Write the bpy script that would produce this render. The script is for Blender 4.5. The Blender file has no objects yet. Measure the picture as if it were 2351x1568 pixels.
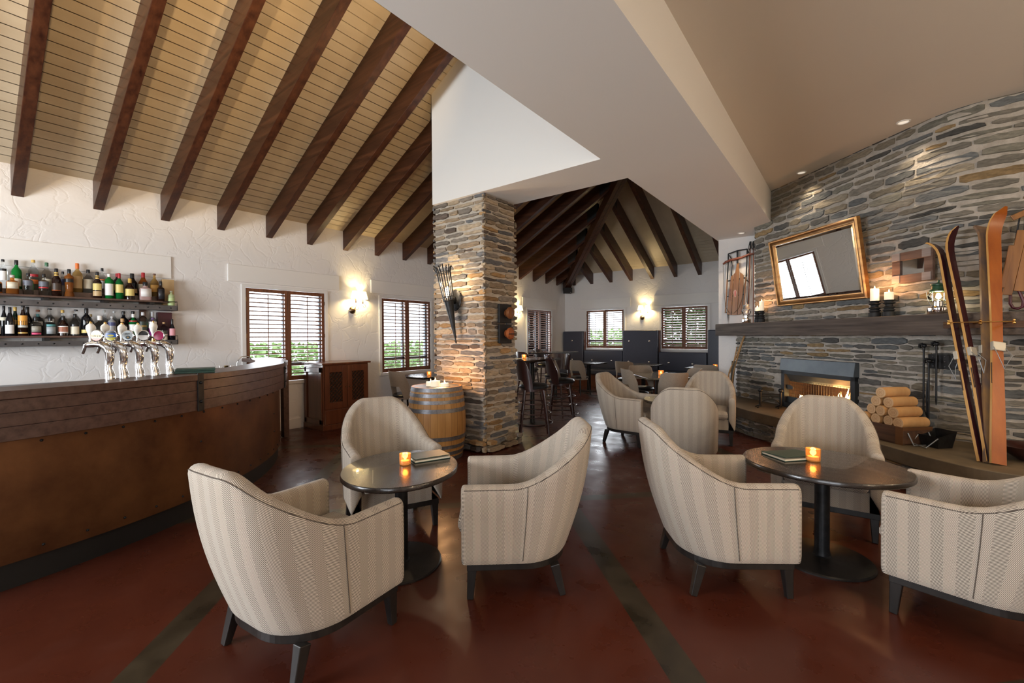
import bpy, bmesh, math, random
from mathutils import Vector, Matrix
random.seed(7)
sc = bpy.context.scene
col = sc.collection
PI = math.pi
def R(d): return math.radians(d)

# ------------------------------------------------------------------ mesh helpers
class MB:
    def __init__(s):
        s.v = []; s.f = []; s.uv = {}; s.fc = []
    def add(s, vs, fs, uvs=None, color=None):
        o = len(s.v); s.v += [tuple(p) for p in vs]
        for i, f in enumerate(fs):
            s.f.append([a + o for a in f]); s.fc.append(color)
            if uvs: s.uv[len(s.f) - 1] = uvs[i]
        return s
    def box(s, c, d, rz=0, rx=0, ry=0):
        m = Matrix.Rotation(rz, 3, 'Z') @ Matrix.Rotation(ry, 3, 'Y') @ Matrix.Rotation(rx, 3, 'X')
        vs = []
        for z in (-.5, .5):
            for x, y in ((-.5, -.5), (.5, -.5), (.5, .5), (-.5, .5)):
                p = m @ Vector((x * d[0], y * d[1], z * d[2])); vs.append((p.x + c[0], p.y + c[1], p.z + c[2]))
        return s.add(vs, [[3, 2, 1, 0], [4, 5, 6, 7], [0, 1, 5, 4], [1, 2, 6, 5], [2, 3, 7, 6], [3, 0, 4, 7]])
    def span(s, a, b):
        return s.box([(a[i] + b[i]) / 2 for i in range(3)], [abs(b[i] - a[i]) for i in range(3)])
    def bar(s, p0, p1, w, h, up=(0, 0, 1), w1=None, h1=None):
        p0 = Vector(p0); p1 = Vector(p1); d = (p1 - p0).normalized(); u = Vector(up)
        x = d.cross(u)
        if x.length < 1e-4: x = d.cross(Vector((0, 1, 0)))
        x.normalize(); y = x.cross(d)
        vs = []
        for p, ww, hh in ((p0, w, h), (p1, w1 or w, h1 or h)):
            for a, b in ((-.5, -.5), (.5, -.5), (.5, .5), (-.5, .5)):
                vs.append(p + x * a * ww + y * b * hh)
        return s.add(vs, [[3, 2, 1, 0], [4, 5, 6, 7], [0, 1, 5, 4], [1, 2, 6, 5], [2, 3, 7, 6], [3, 0, 4, 7]])
    def tube(s, pts, r, n=8, close=False):
        pts = [Vector(p) for p in pts]; k = len(pts); o = []; fs = []
        rs = r if isinstance(r, (list, tuple)) else [r] * k
        prev = None
        for i, p in enumerate(pts):
            a = pts[i - 1] if (i > 0 or close) else p
            b = pts[(i + 1) % k] if (i < k - 1 or close) else p
            d = (b - a).normalized()
            if prev is None:
                x = d.orthogonal().normalized()
            else:
                x = prev - d * prev.dot(d)
                x = x.normalized() if x.length > 1e-6 else d.orthogonal().normalized()
            prev = x; y = d.cross(x)
            for j in range(n):
                t = 2 * PI * j / n; o.append(p + (x * math.cos(t) + y * math.sin(t)) * rs[i])
        m = k if close else k - 1
        for i in range(m):
            a = i * n; b = ((i + 1) % k) * n
            for j in range(n):
                fs.append([a + j, a + (j + 1) % n, b + (j + 1) % n, b + j])
        if not close:
            fs.append(list(range(n))[::-1]); fs.append([(k - 1) * n + j for j in range(n)])
        return s.add(o, fs)
    def lathe(s, prof, n=24, c=(0, 0, 0), sx=1, sy=1, m=None, caps=True):
        o = []; fs = []; k = len(prof)
        for r, z in prof:
            for j in range(n):
                t = 2 * PI * j / n; p = Vector((r * math.cos(t) * sx, r * math.sin(t) * sy, z))
                if m is not None: p = m @ p
                o.append((p.x + c[0], p.y + c[1], p.z + c[2]))
        for i in range(k - 1):
            for j in range(n):
                fs.append([i * n + j, i * n + (j + 1) % n, (i + 1) * n + (j + 1) % n, (i + 1) * n + j])
        if caps:
            if prof[0][0] > 1e-5: fs.append(list(range(n))[::-1])
            if prof[-1][0] > 1e-5: fs.append([(k - 1) * n + j for j in range(n)])
        return s.add(o, fs)
    def sph(s, c, r, n=12, m=8, sx=1, sy=1, sz=1):
        pr = [(max(1e-6, r * math.sin(PI * i / m)), -r * math.cos(PI * i / m) * sz) for i in range(m + 1)]
        return s.lathe(pr, n, c, sx, sy)
    def prism(s, poly, z0, z1):
        n = len(poly)
        vs = [(p[0], p[1], z0) for p in poly] + [(p[0], p[1], z1) for p in poly]
        return s.add(vs, [list(range(n))[::-1], list(range(n, 2 * n))] + [[i, (i + 1) % n, n + (i + 1) % n, n + i] for i in range(n)])
    def slab(s, poly, d, to3):          # polygon in 2-d, thickness d along third axis, to3 maps (u,v,w)
        n = len(poly)
        vs = [to3(p[0], p[1], 0) for p in poly] + [to3(p[0], p[1], d) for p in poly]
        return s.add(vs, [list(range(n))[::-1], list(range(n, 2 * n))] + [[i, (i + 1) % n, n + (i + 1) % n, n + i] for i in range(n)])

def build(name, mb, mat, parent=None, smooth=None, bevel=0, loc=None, rot=None, sub=0, fix=True):
    me = bpy.data.meshes.new(name)
    me.from_pydata(mb.v, [], mb.f)
    if mb.uv:
        L = me.uv_layers.new(name='UVMap')
        for p in me.polygons:
            u = mb.uv.get(p.index)
            if u:
                for k, li in enumerate(p.loop_indices): L.data[li].uv = u[k]
    if any(c is not None for c in mb.fc):
        ca = me.color_attributes.new('Col', 'FLOAT_COLOR', 'CORNER')
        for p in me.polygons:
            c = mb.fc[p.index] or (.4, .35, .3)
            for li in p.loop_indices: ca.data[li].color = (*c, 1)
    me.update()
    if fix:
        bm = bmesh.new(); bm.from_mesh(me); bmesh.ops.recalc_face_normals(bm, faces=bm.faces); bm.to_mesh(me); bm.free()
    if smooth:
        me.shade_smooth()
        if smooth is not True: me.set_sharp_from_angle(angle=R(smooth))
    me.materials.append(mat)
    o = bpy.data.objects.new(name, me); col.objects.link(o)
    if parent: o.parent = parent
    if loc: o.location = loc
    if rot: o.rotation_euler = rot
    if bevel:
        b = o.modifiers.new('edge', 'BEVEL'); b.width = bevel; b.segments = 2; b.limit_method = 'ANGLE'; b.angle_limit = R(40)
    if sub:
        b = o.modifiers.new('soft', 'SUBSURF'); b.levels = sub; b.render_levels = sub
    return o
def tag(o, label, cat, group=None):
    o['label'] = label; o['category'] = cat
    if group: o['group'] = group
    return o
def thing(name, label, cat, loc=(0, 0, 0), rz=0, group=None):
    o = bpy.data.objects.new(name, None); col.objects.link(o); o.empty_display_size = .1
    o.location = loc; o.rotation_euler = (0, 0, rz)
    return tag(o, label, cat, group)
def struct(name, mb, mat, **k):
    o = build(name, mb, mat, **k); o['kind'] = 'structure'; return o
def sroot(name, loc, rz=0):
    o = bpy.data.objects.new(name, None); col.objects.link(o); o.location = loc; o.rotation_euler = (0, 0, rz)
    o['kind'] = 'structure'; return o
def dup(root, loc, rz, label, group=None):
    def cp(o, par):
        c = o.copy(); col.objects.link(c)
        if par: c.parent = par
        for ch in [x for x in bpy.data.objects if x.parent == o]: cp(ch, c)
        return c
    r = cp(root, None); r.location = loc; r.rotation_euler = (0, 0, rz); r['label'] = label
    if group: r['group'] = group
    return r
def text(name, s, size, mat, parent, loc, rot, ext=.0006, sx=1):
    c = bpy.data.curves.new(name, 'FONT'); c.body = s; c.size = size; c.extrude = ext; c.align_x = 'CENTER'; c.align_y = 'CENTER'; c.resolution_u = 3
    t = bpy.data.objects.new(name, c); col.objects.link(t)
    dg = bpy.context.evaluated_depsgraph_get(); me = bpy.data.meshes.new_from_object(t.evaluated_get(dg))
    bpy.data.objects.remove(t); bpy.data.curves.remove(c)
    me.materials.clear(); me.materials.append(mat)
    o = bpy.data.objects.new(name, me); col.objects.link(o); o.parent = parent; o.location = loc; o.rotation_euler = rot; o.scale = (sx, 1, 1)
    return o

# ------------------------------------------------------------------ materials
def nodes(name):
    m = bpy.data.materials.new(name); m.use_nodes = True; nt = m.node_tree
    return m, nt, nt.nodes['Principled BSDF']
def N(nt, t, **k):
    n = nt.nodes.new(t)
    for a, b in k.items(): setattr(n, a, b)
    return n
def mk(name, c, rough=.5, metal=0, c2=None, scale=(8, 8, 8), detail=4, bump=0, bscale=None, trans=0, ior=1.45, coat=0, emit=None, es=0, lo=.35, hi=.65, coord='Object', spec=.5, rvar=0, sheen=0, alpha=1):
    m, nt, b = nodes(name); I = b.inputs
    I['Base Color'].default_value = (*c, 1); I['Roughness'].default_value = rough; I['Metallic'].default_value = metal
    I['Transmission Weight'].default_value = trans; I['IOR'].default_value = ior; I['Coat Weight'].default_value = coat
    I['Specular IOR Level'].default_value = spec; I['Sheen Weight'].default_value = sheen
    if emit: I['Emission Color'].default_value = (*emit, 1); I['Emission Strength'].default_value = es
    if c2 or bump or rvar:
        tc = N(nt, 'ShaderNodeTexCoord'); mp = N(nt, 'ShaderNodeMapping'); mp.inputs['Scale'].default_value = scale
        nt.links.new(tc.outputs[coord], mp.inputs[0])
        no = N(nt, 'ShaderNodeTexNoise'); no.inputs['Scale'].default_value = 1; no.inputs['Detail'].default_value = detail
        no.inputs['Roughness'].default_value = .6
        nt.links.new(mp.outputs[0], no.inputs['Vector'])
        if c2:
            rp = N(nt, 'ShaderNodeValToRGB'); rp.color_ramp.elements[0].position = lo; rp.color_ramp.elements[1].position = hi
            rp.color_ramp.elements[0].color = (*c, 1); rp.color_ramp.elements[1].color = (*c2, 1)
            nt.links.new(no.outputs['Fac'], rp.inputs[0]); nt.links.new(rp.outputs[0], I['Base Color'])
        if rvar:
            mr = N(nt, 'ShaderNodeMapRange'); mr.inputs['To Min'].default_value = rough - rvar; mr.inputs['To Max'].default_value = rough + rvar
            mr.inputs['From Min'].default_value = .3; mr.inputs['From Max'].default_value = .7
            nt.links.new(no.outputs['Fac'], mr.inputs[0]); nt.links.new(mr.outputs[0], I['Roughness'])
        if bump:
            bp = N(nt, 'ShaderNodeBump'); bp.inputs['Strength'].default_value = bump; bp.inputs['Distance'].default_value = .01
            src = no
            if bscale:
                src = N(nt, 'ShaderNodeTexNoise'); src.inputs['Scale'].default_value = 1; src.inputs['Detail'].default_value = 5
                m2 = N(nt, 'ShaderNodeMapping'); m2.inputs['Scale'].default_value = bscale
                nt.links.new(tc.outputs[coord], m2.inputs[0]); nt.links.new(m2.outputs[0], src.inputs['Vector'])
            nt.links.new(src.outputs['Fac'], bp.inputs['Height']); nt.links.new(bp.outputs[0], I['Normal'])
    return m
def wood(name, c, c2, axis=0, rough=.4, s=1.0, coat=0, bump=.1, st=18):
    sc_ = [st * s] * 3; sc_[axis] = 1.3 * s
    return mk(name, c, rough, c2=c2, scale=sc_, detail=6, bump=bump, coat=coat, lo=.3, hi=.72)

def plaster(name, c, strong=.35):
    m, nt, b = nodes(name); b.inputs['Base Color'].default_value = (*c, 1); b.inputs['Roughness'].default_value = .75
    tc = N(nt, 'ShaderNodeTexCoord')
    n1 = N(nt, 'ShaderNodeTexNoise'); n1.inputs['Scale'].default_value = 2.6; n1.inputs['Detail'].default_value = 3; n1.inputs['Distortion'].default_value = 1.5
    nt.links.new(tc.outputs['Object'], n1.inputs['Vector'])
    w = N(nt, 'ShaderNodeTexVoronoi', feature='DISTANCE_TO_EDGE'); w.inputs['Scale'].default_value = 4.5
    mx = N(nt, 'ShaderNodeMix', data_type='VECTOR'); mx.inputs[0].default_value = .25
    nt.links.new(tc.outputs['Object'], mx.inputs[4]); nt.links.new(n1.outputs['Color'], mx.inputs[5]); nt.links.new(mx.outputs[1], w.inputs['Vector'])
    mr = N(nt, 'ShaderNodeMapRange'); mr.inputs['From Max'].default_value = .06
    nt.links.new(w.outputs['Distance'], mr.inputs[0])
    ad = N(nt, 'ShaderNodeMath', operation='MULTIPLY_ADD'); ad.inputs[1].default_value = .35
    nt.links.new(mr.outputs[0], ad.inputs[0]); nt.links.new(n1.outputs['Fac'], ad.inputs[2])
    bp = N(nt, 'ShaderNodeBump'); bp.inputs['Strength'].default_value = strong; bp.inputs['Distance'].default_value = .012
    nt.links.new(ad.outputs[0], bp.inputs['Height']); nt.links.new(bp.outputs[0], b.inputs['Normal'])
    return m
def stonemat(name, mult=1.0):
    m, nt, b = nodes(name); b.inputs['Roughness'].default_value = .85; b.inputs['Specular IOR Level'].default_value = .25
    at = N(nt, 'ShaderNodeVertexColor'); at.layer_name = 'Col'
    tc = N(nt, 'ShaderNodeTexCoord'); mp = N(nt, 'ShaderNodeMapping'); mp.inputs['Scale'].default_value = (14, 14, 55)
    nt.links.new(tc.outputs['Object'], mp.inputs[0])
    no = N(nt, 'ShaderNodeTexNoise'); no.inputs['Scale'].default_value = 1; no.inputs['Detail'].default_value = 6; no.inputs['Roughness'].default_value = .65
    nt.links.new(mp.outputs[0], no.inputs['Vector'])
    mr = N(nt, 'ShaderNodeMapRange'); mr.inputs['From Min'].default_value = .25; mr.inputs['From Max'].default_value = .75
    mr.inputs['To Min'].default_value = .55 * mult; mr.inputs['To Max'].default_value = 1.5 * mult
    nt.links.new(no.outputs['Fac'], mr.inputs[0])
    mx = N(nt, 'ShaderNodeVectorMath', operation='SCALE'); nt.links.new(at.outputs[0], mx.inputs[0]); nt.links.new(mr.outputs[0], mx.inputs['Scale'])
    nt.links.new(mx.outputs[0], b.inputs['Base Color'])
    bp = N(nt, 'ShaderNodeBump'); bp.inputs['Strength'].default_value = .7; bp.inputs['Distance'].default_value = .012
    nt.links.new(no.outputs['Fac'], bp.inputs['Height']); nt.links.new(bp.outputs[0], b.inputs['Normal'])
    return m
def herring(name, ca, cb, stripe=.042, per=.0072):
    m, nt, b = nodes(name); b.inputs['Roughness'].default_value = .9; b.inputs['Specular IOR Level'].default_value = .15; b.inputs['Sheen Weight'].default_value = .15
    uv = N(nt, 'ShaderNodeUVMap'); uv.uv_map = 'UVMap'; sp = N(nt, 'ShaderNodeSeparateXYZ'); nt.links.new(uv.outputs[0], sp.inputs[0])
    pp = N(nt, 'ShaderNodeMath', operation='PINGPONG'); pp.inputs[1].default_value = stripe; nt.links.new(sp.outputs[0], pp.inputs[0])
    ad = N(nt, 'ShaderNodeMath', operation='ADD'); nt.links.new(sp.outputs[1], ad.inputs[0]); nt.links.new(pp.outputs[0], ad.inputs[1])
    ml = N(nt, 'ShaderNodeMath', operation='MULTIPLY'); ml.inputs[1].default_value = 2 * PI / per; nt.links.new(ad.outputs[0], ml.inputs[0])
    si = N(nt, 'ShaderNodeMath', operation='SINE'); nt.links.new(ml.outputs[0], si.inputs[0])
    # alternate stripes are a touch darker
    fl = N(nt, 'ShaderNodeMath', operation='DIVIDE'); fl.inputs[1].default_value = stripe * 2; nt.links.new(sp.outputs[0], fl.inputs[0])
    fr = N(nt, 'ShaderNodeMath', operation='FRACT'); nt.links.new(fl.outputs[0], fr.inputs[0])
    gt = N(nt, 'ShaderNodeMath', operation='GREATER_THAN'); gt.inputs[1].default_value = .5; nt.links.new(fr.outputs[0], gt.inputs[0])
    of = N(nt, 'ShaderNodeMath', operation='MULTIPLY_ADD'); of.inputs[1].default_value = .22; of.inputs[2].default_value = -.02; nt.links.new(gt.outputs[0], of.inputs[0])
    a2 = N(nt, 'ShaderNodeMath', operation='ADD'); nt.links.new(si.outputs[0], a2.inputs[0]); nt.links.new(of.outputs[0], a2.inputs[1])
    mr = N(nt, 'ShaderNodeMapRange'); mr.inputs['From Min'].default_value = -.55; mr.inputs['From Max'].default_value = .55
    nt.links.new(a2.outputs[0], mr.inputs[0])
    mx = N(nt, 'ShaderNodeMix', data_type='RGBA'); mx.inputs[6].default_value = (*ca, 1); mx.inputs[7].default_value = (*cb, 1)
    nt.links.new(mr.outputs[0], mx.inputs[0]); nt.links.new(mx.outputs[2], b.inputs['Base Color'])
    return m
def floormat():
    m, nt, b = nodes('stained_concrete'); tc = N(nt, 'ShaderNodeTexCoord'); sp = N(nt, 'ShaderNodeSeparateXYZ'); nt.links.new(tc.outputs['Object'], sp.inputs[0])
    def strip(op, off, w):
        a = N(nt, 'ShaderNodeMath', operation=op); nt.links.new(sp.outputs[1], a.inputs[0]); nt.links.new(sp.outputs[0], a.inputs[1])
        c = N(nt, 'ShaderNodeMath', operation='ADD'); c.inputs[1].default_value = -off + 3.3 * 40; nt.links.new(a.outputs[0], c.inputs[0])
        p = N(nt, 'ShaderNodeMath', operation='PINGPONG'); p.inputs[1].default_value = 1.65; nt.links.new(c.outputs[0], p.inputs[0])
        l = N(nt, 'ShaderNodeMath', operation='LESS_THAN'); l.inputs[1].default_value = w; nt.links.new(p.outputs[0], l.inputs[0]); return l
    s1 = strip('ADD', 1.36, .105); s2 = strip('SUBTRACT', 5.39, .085)
    mx_ = N(nt, 'ShaderNodeMath', operation='MAXIMUM'); nt.links.new(s1.outputs[0], mx_.inputs[0]); nt.links.new(s2.outputs[0], mx_.inputs[1])
    no = N(nt, 'ShaderNodeTexNoise'); no.inputs['Scale'].default_value = 1.3; no.inputs['Detail'].default_value = 5; no.inputs['Roughness'].default_value = .5
    nt.links.new(tc.outputs['Object'], no.inputs['Vector'])
    rp = N(nt, 'ShaderNodeValToRGB'); e = rp.color_ramp.elements; e[0].position = .25; e[1].position = .8
    e[0].color = (.048, .0105, .0058, 1); e[1].color = (.088, .021, .0105, 1)
    nt.links.new(no.outputs['Fac'], rp.inputs[0])
    r2 = N(nt, 'ShaderNodeValToRGB'); e = r2.color_ramp.elements; e[0].position = .3; e[1].position = .7; e[0].color = (.018, .013, .008, 1); e[1].color = (.05, .037, .022, 1)
    n3 = N(nt, 'ShaderNodeTexNoise'); n3.inputs['Scale'].default_value = 5; n3.inputs['Detail'].default_value = 4; nt.links.new(tc.outputs['Object'], n3.inputs['Vector'])
    nt.links.new(n3.outputs['Fac'], r2.inputs[0])
    mx = N(nt, 'ShaderNodeMix', data_type='RGBA'); nt.links.new(mx_.outputs[0], mx.inputs[0]); nt.links.new(rp.outputs[0], mx.inputs[6]); nt.links.new(r2.outputs[0], mx.inputs[7])
    nt.links.new(mx.outputs[2], b.inputs['Base Color'])
    mr = N(nt, 'ShaderNodeMapRange'); mr.inputs['From Min'].default_value = .3; mr.inputs['From Max'].default_value = .7; mr.inputs['To Min'].default_value = .22; mr.inputs['To Max'].default_value = .42
    nt.links.new(n3.outputs['Fac'], mr.inputs[0]); nt.links.new(mr.outputs[0], b.inputs['Roughness']); b.inputs['Specular IOR Level'].default_value = .35
    bp = N(nt, 'ShaderNodeBump'); bp.inputs['Strength'].default_value = .03; bp.inputs['Distance'].default_value = .01; nt.links.new(n3.outputs['Fac'], bp.inputs['Height']); nt.links.new(bp.outputs[0], b.inputs['Normal'])
    return m

WHITE = plaster('white_trowelled_plaster', (.78, .755, .74), .42)
SMOOTH = mk('white_smooth_paint', (.80, .775, .745), .7)
CEIL = mk('lamp_tinted_ceiling', (.66, .60, .53), .75)  # the warm, dim lamp light on this ceiling is put into its colour
TRIM = mk('white_trim_paint', (.78, .76, .74), .5)
FLOOR = floormat()
BOARD = mk('cream_ceiling_boards', (.50, .41, .29), .38, c2=(.58, .49, .36), scale=(3, .8, 3), bump=.12, bscale=(40, 6, 40))
RAFT = wood('dark_stained_rafter', (.022, .006, .003), (.085, .029, .012), 0, .38, 1, bump=.15)
SHUT = wood('cedar_shutter', (.10, .032, .013), (.22, .078, .032), 2, .4, 1.2)
STONE = stonemat('schist_stone')
MORT = mk('lime_mortar', (.44, .375, .30), .9, c2=(.56, .49, .41), scale=(9, 9, 9), bump=1.0, bscale=(28, 28, 50))
MORTG = mk('grey_mortar', (.33, .295, .25), .9, c2=(.46, .415, .365), scale=(9, 9, 9), bump=.9, bscale=(45, 45, 60))
FAB = herring('herringbone_wool', (.10, .080, .064), (.66, .575, .475))
BLACKW = mk('black_stained_wood', (.012, .010, .009), .35, c2=(.022, .018, .016), scale=(20, 20, 3), bump=.05)
TABW = wood('espresso_tabletop', (.013, .009, .007), (.032, .022, .017), 0, .26, 1.0, coat=.3, bump=.12, st=26)
IRON = mk('black_iron', (.016, .016, .017), .42, metal=.6, c2=(.03, .03, .032), scale=(20, 20, 20), bump=.1)
STEEL = mk('dark_blue_steel', (.075, .078, .09), .38, metal=.7, c2=(.12, .12, .135), scale=(6, 6, 6))
CHROME = mk('chrome', (.82, .83, .85), .07, metal=1)
BRASS = mk('brass', (.72, .46, .16), .22, metal=1)
BRONZE = mk('aged_bronze', (.19, .13, .075), .35, metal=1)
GILT = mk('gilt_frame', (.27, .125, .045), .3, metal=.8, c2=(.42, .22, .08), scale=(3, 3, 14))
MIRR = mk('mirror_glass', (.86, .88, .86), .015, metal=1)
CUWOOD = wood('bar_timber', (.050, .022, .016), (.115, .062, .047), 0, .38, 1.0, bump=.12, st=22)
COPPER = mk('aged_copper', (.075, .026, .010), .42, metal=.55, c2=(.17, .072, .026), scale=(2.2, 2.2, 2.2), detail=6, bump=.06)
KICK = mk('dark_kickboard', (.012, .011, .010), .5)
OAK = wood('barrel_oak', (.34, .16, .045), (.54, .29, .10), 2, .45, 1.0, bump=.1, st=12)
HOOP = mk('galvanised_hoop', (.17, .175, .19), .45, metal=.8, c2=(.26, .26, .28), scale=(30, 30, 30))
CABW = wood('cabinet_wood', (.085, .024, .010), (.17, .055, .022), 2, .28, 1.0, coat=.35)
DARKIN = mk('cabinet_dark_inside', (.012, .008, .006), .8)
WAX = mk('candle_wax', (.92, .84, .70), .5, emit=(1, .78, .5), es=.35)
FLAME = mk('candle_flame', (1, .7, .3), .5, emit=(1, .62, .22), es=26)
AMBERG = mk('amber_candle_glass', (.85, .42, .14), .08, trans=.85, emit=(1, .42, .1), es=.10)
GREENB = mk('green_book_cloth', (.012, .052, .038), .45, c2=(.016, .062, .046), scale=(90, 90, 90))
PAPER = mk('cream_paper', (.78, .70, .55), .8)
LEATH = mk('slate_blue_vinyl', (.044, .048, .070), .36, c2=(.052, .056, .082), scale=(60, 60, 60), bump=.05)
BTN = mk('silver_button', (.8, .72, .62), .15, metal=1)
CHAIRF = mk('taupe_fabric', (.27, .215, .165), .85, c2=(.33, .27, .21), scale=(90, 90, 90), sheen=.2)
PLYW = wood('dark_mahogany_ply', (.020, .006, .005), (.05, .014, .010), 2, .3, 1.0, coat=.3)
BLKL = mk('black_leather', (.013, .013, .014), .35)
MANT = wood('weathered_mantel', (.040, .028, .024), (.135, .105, .085), 0, .75, 1.0, bump=.5, st=30)
HEARTHM = mk('hearth_concrete', (.10, .075, .045), .6, c2=(.16, .12, .075), scale=(4, 4, 4), bump=.2)
SKIO = wood('orange_lacquered_ski', (.26, .060, .006), (.37, .10, .012), 2, .3, 1.0, coat=.3, st=12)
SKIY = wood('pale_ash_ski', (.52, .28, .08), (.62, .36, .12), 2, .4, 1.0)
SKID = mk('burgundy_ski_face', (.030, .006, .010), .25, coat=.3)
SKIT = mk('worn_taupe_ski', (.14, .10, .085), .5, c2=(.30, .17, .07), scale=(12, 12, 3))
SLEDW = wood('varnished_sled', (.19, .07, .014), (.34, .145, .032), 2, .4, 1.0, st=16)
LOGS = wood('peeled_log', (.48, .25, .09), (.60, .35, .15), 2, .7, 1.0, st=10)
LOGE = mk('log_end_grain', (.55, .34, .17), .8, c2=(.68, .46, .26), scale=(40, 40, 1))
CRATE = wood('old_crate_wood', (.045, .020, .011), (.13, .062, .032), 0, .7, 1.0)
CERAM = mk('white_ceramic', (.88, .85, .78), .12, coat=.5)
GREENM = mk('green_enamel', (.020, .075, .035), .35)
SHADE = mk('lit_lamp_shade', (.9, .82, .6), .8, emit=(1, .80, .42), es=2.2)
def pane(name):
    m = bpy.data.materials.new(name); m.use_nodes = True; nt = m.node_tree; nt.nodes.remove(nt.nodes['Principled BSDF']); out = nt.nodes['Material Output']
    t = N(nt, 'ShaderNodeBsdfTransparent'); g = N(nt, 'ShaderNodeBsdfGlossy'); g.inputs['Roughness'].default_value = .01; fr = N(nt, 'ShaderNodeFresnel'); fr.inputs['IOR'].default_value = 1.3
    mx = N(nt, 'ShaderNodeMixShader'); nt.links.new(fr.outputs[0], mx.inputs[0]); nt.links.new(t.outputs[0], mx.inputs[1]); nt.links.new(g.outputs[0], mx.inputs[2]); nt.links.new(mx.outputs[0], out.inputs[0]); return m
GLASSP = pane('window_glass')
CLEARG = mk('clear_glass', (.95, .96, .96), .02, trans=1, ior=1.3)
REDP = mk('red_paint', (.30, .012, .02), .35)
RED = mk('cabinet_red', (.2, .02, .02), .4)
GREYM = mk('grey_metal', (.30, .32, .34), .42, metal=.6)
FIREM = mk('fire_surround_steel', (.085, .10, .115), .4, metal=.55, c2=(.11, .13, .145), scale=(5, 5, 5))
FIREIN = mk('firebox_inside', (.03, .016, .010), .85)
BURN = mk('burning_log', (.02, .012, .008), .9, c2=(.5, .1, .01), scale=(14, 14, 14))
FIREF = mk('fire_flame', (1, .5, .1), .6, emit=(1, .40, .09), es=14)
FIREY = mk('fire_flame_core', (1, .8, .4), .6, emit=(1, .72, .30), es=22)
BLK = mk('matt_black', (.012, .012, .013), .6)
TURN = wood('turned_wood_dark', (.14, .045, .016), (.25, .09, .03), 2, .35, 1)
TURNR = wood('turned_wood_red', (.28, .065, .016), (.42, .12, .035), 2, .35, 1)
LEAFM = mk('leaf', (.045, .115, .02), .5, c2=(.10, .20, .045), scale=(5, 5, 5))
LEAFP = mk('pale_leaf', (.20, .34, .10), .5, c2=(.34, .46, .2), scale=(5, 5, 5))
GLAREG = mk('pale_glare_ground', (.50, .50, .46), .9, c2=(.62, .62, .58), scale=(9, 9, 9))  # outdoor glare put into the ground colour so it burns out white
LAWN = mk('lawn', (.10, .19, .045), .9, c2=(.17, .27, .08), scale=(6, 6, 6))
WEBB = mk('rawhide_webbing', (.10, .085, .06), .8)
# ------------------------------------------------------------------ the room
WX = -7.04; FY = 11.887; SL = .55; EZ = 3.30; SZ = 3.226
def wall(us, zs, holes):
    """rectangles (u0,u1,z0,z1) of a wall with rectangular holes cut out"""
    cu = sorted(set([us[0], us[1]] + [h[0] for h in holes] + [h[1] for h in holes]))
    cz = sorted(set([zs[0], zs[1]] + [h[2] for h in holes] + [h[3] for h in holes])); out = []
    for i in range(len(cu) - 1):
        for j in range(len(cz) - 1):
            a, b, c, d = cu[i], cu[i + 1], cz[j], cz[j + 1]
            if not any(h[0] <= a and b <= h[1] and h[2] <= c and d <= h[3] for h in holes): out.append((a, b, c, d))
    return out
m = MB(); m.add([(-7.4, -4, 0), (5, -4, 0), (5, 12.3, 0), (-7.4, 12.3, 0)], [[0, 1, 2, 3]])
struct('floor', m, FLOOR)
WL = [(2.76, 3.975), (5.12, 6.325), (7.485, 8.69), (9.853, 11.06)]        # left wall shutters
m = MB()
for a, b, c, d in wall((-4, FY + .25), (0, 3.42), [(y0 - .03, y1 + .03, .74, 2.215) for y0, y1 in WL]): m.span((WX - .25, a, c), (WX, b, d))
struct('wall_left', m, WHITE)
WF = [(-6.286, -5.12), (-4.043, -2.878)]
m = MB()
for a, b, c, d in wall((WX - .25, -1.9), (0, 3.42), [(x0 - .03, x1 + .03, 1.06, 2.22) for x0, x1 in WF]): m.span((a, FY, c), (b, FY + .25, d))
struct('wall_far', m, WHITE)
# white partition return with the sled
m = MB(); m.span((-1.97, 8.94, 0), (5, 12.1, 4.0)); struct('wall_partition', m, WHITE)
# room behind and beside the camera
m = MB()
for a, b, c, d in wall((-7.3, 5), (0, 6.4), [(-5.6, -3.0, .8, 2.5), (-.6, 2.6, .8, 2.5)]): m.span((a, -3.6, c), (b, -3.4, d))
struct('wall_rear', m, WHITE)
m = MB(); m.span((4.4, -4, 0), (4.6, 9, 4)); struct('wall_right', m, WHITE)
m = MB(); m.span((-1.0, -4, 3.70), (5, 9.2, 3.9)); struct('ceiling', m, CEIL)
# dropped beam box
def roofz(x): return EZ + SL * (x - WX)
m = MB(); m.span((-2.0, -4, SZ), (-1.0, 9.3, 6.6)); m.span((-2.0, 9.3, SZ), (-1.9, 12.1, 6.6))
struct('ceiling_dropped_beam', m, SMOOTH)
m = MB(); x0, x1 = -4.48, -2.0
m.add([(x, y, z) for y in (4.09, 4.765) for x, z in ((x0, SZ), (x1, SZ), (x1, roofz(x1) + .03), (x0, roofz(x0) + .03))],
      [[0, 1, 2, 3], [7, 6, 5, 4], [0, 4, 5, 1], [1, 5, 6, 2], [2, 6, 7, 3], [3, 7, 4, 0]])
struct('wall_bulkhead', m, SMOOTH)
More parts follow.
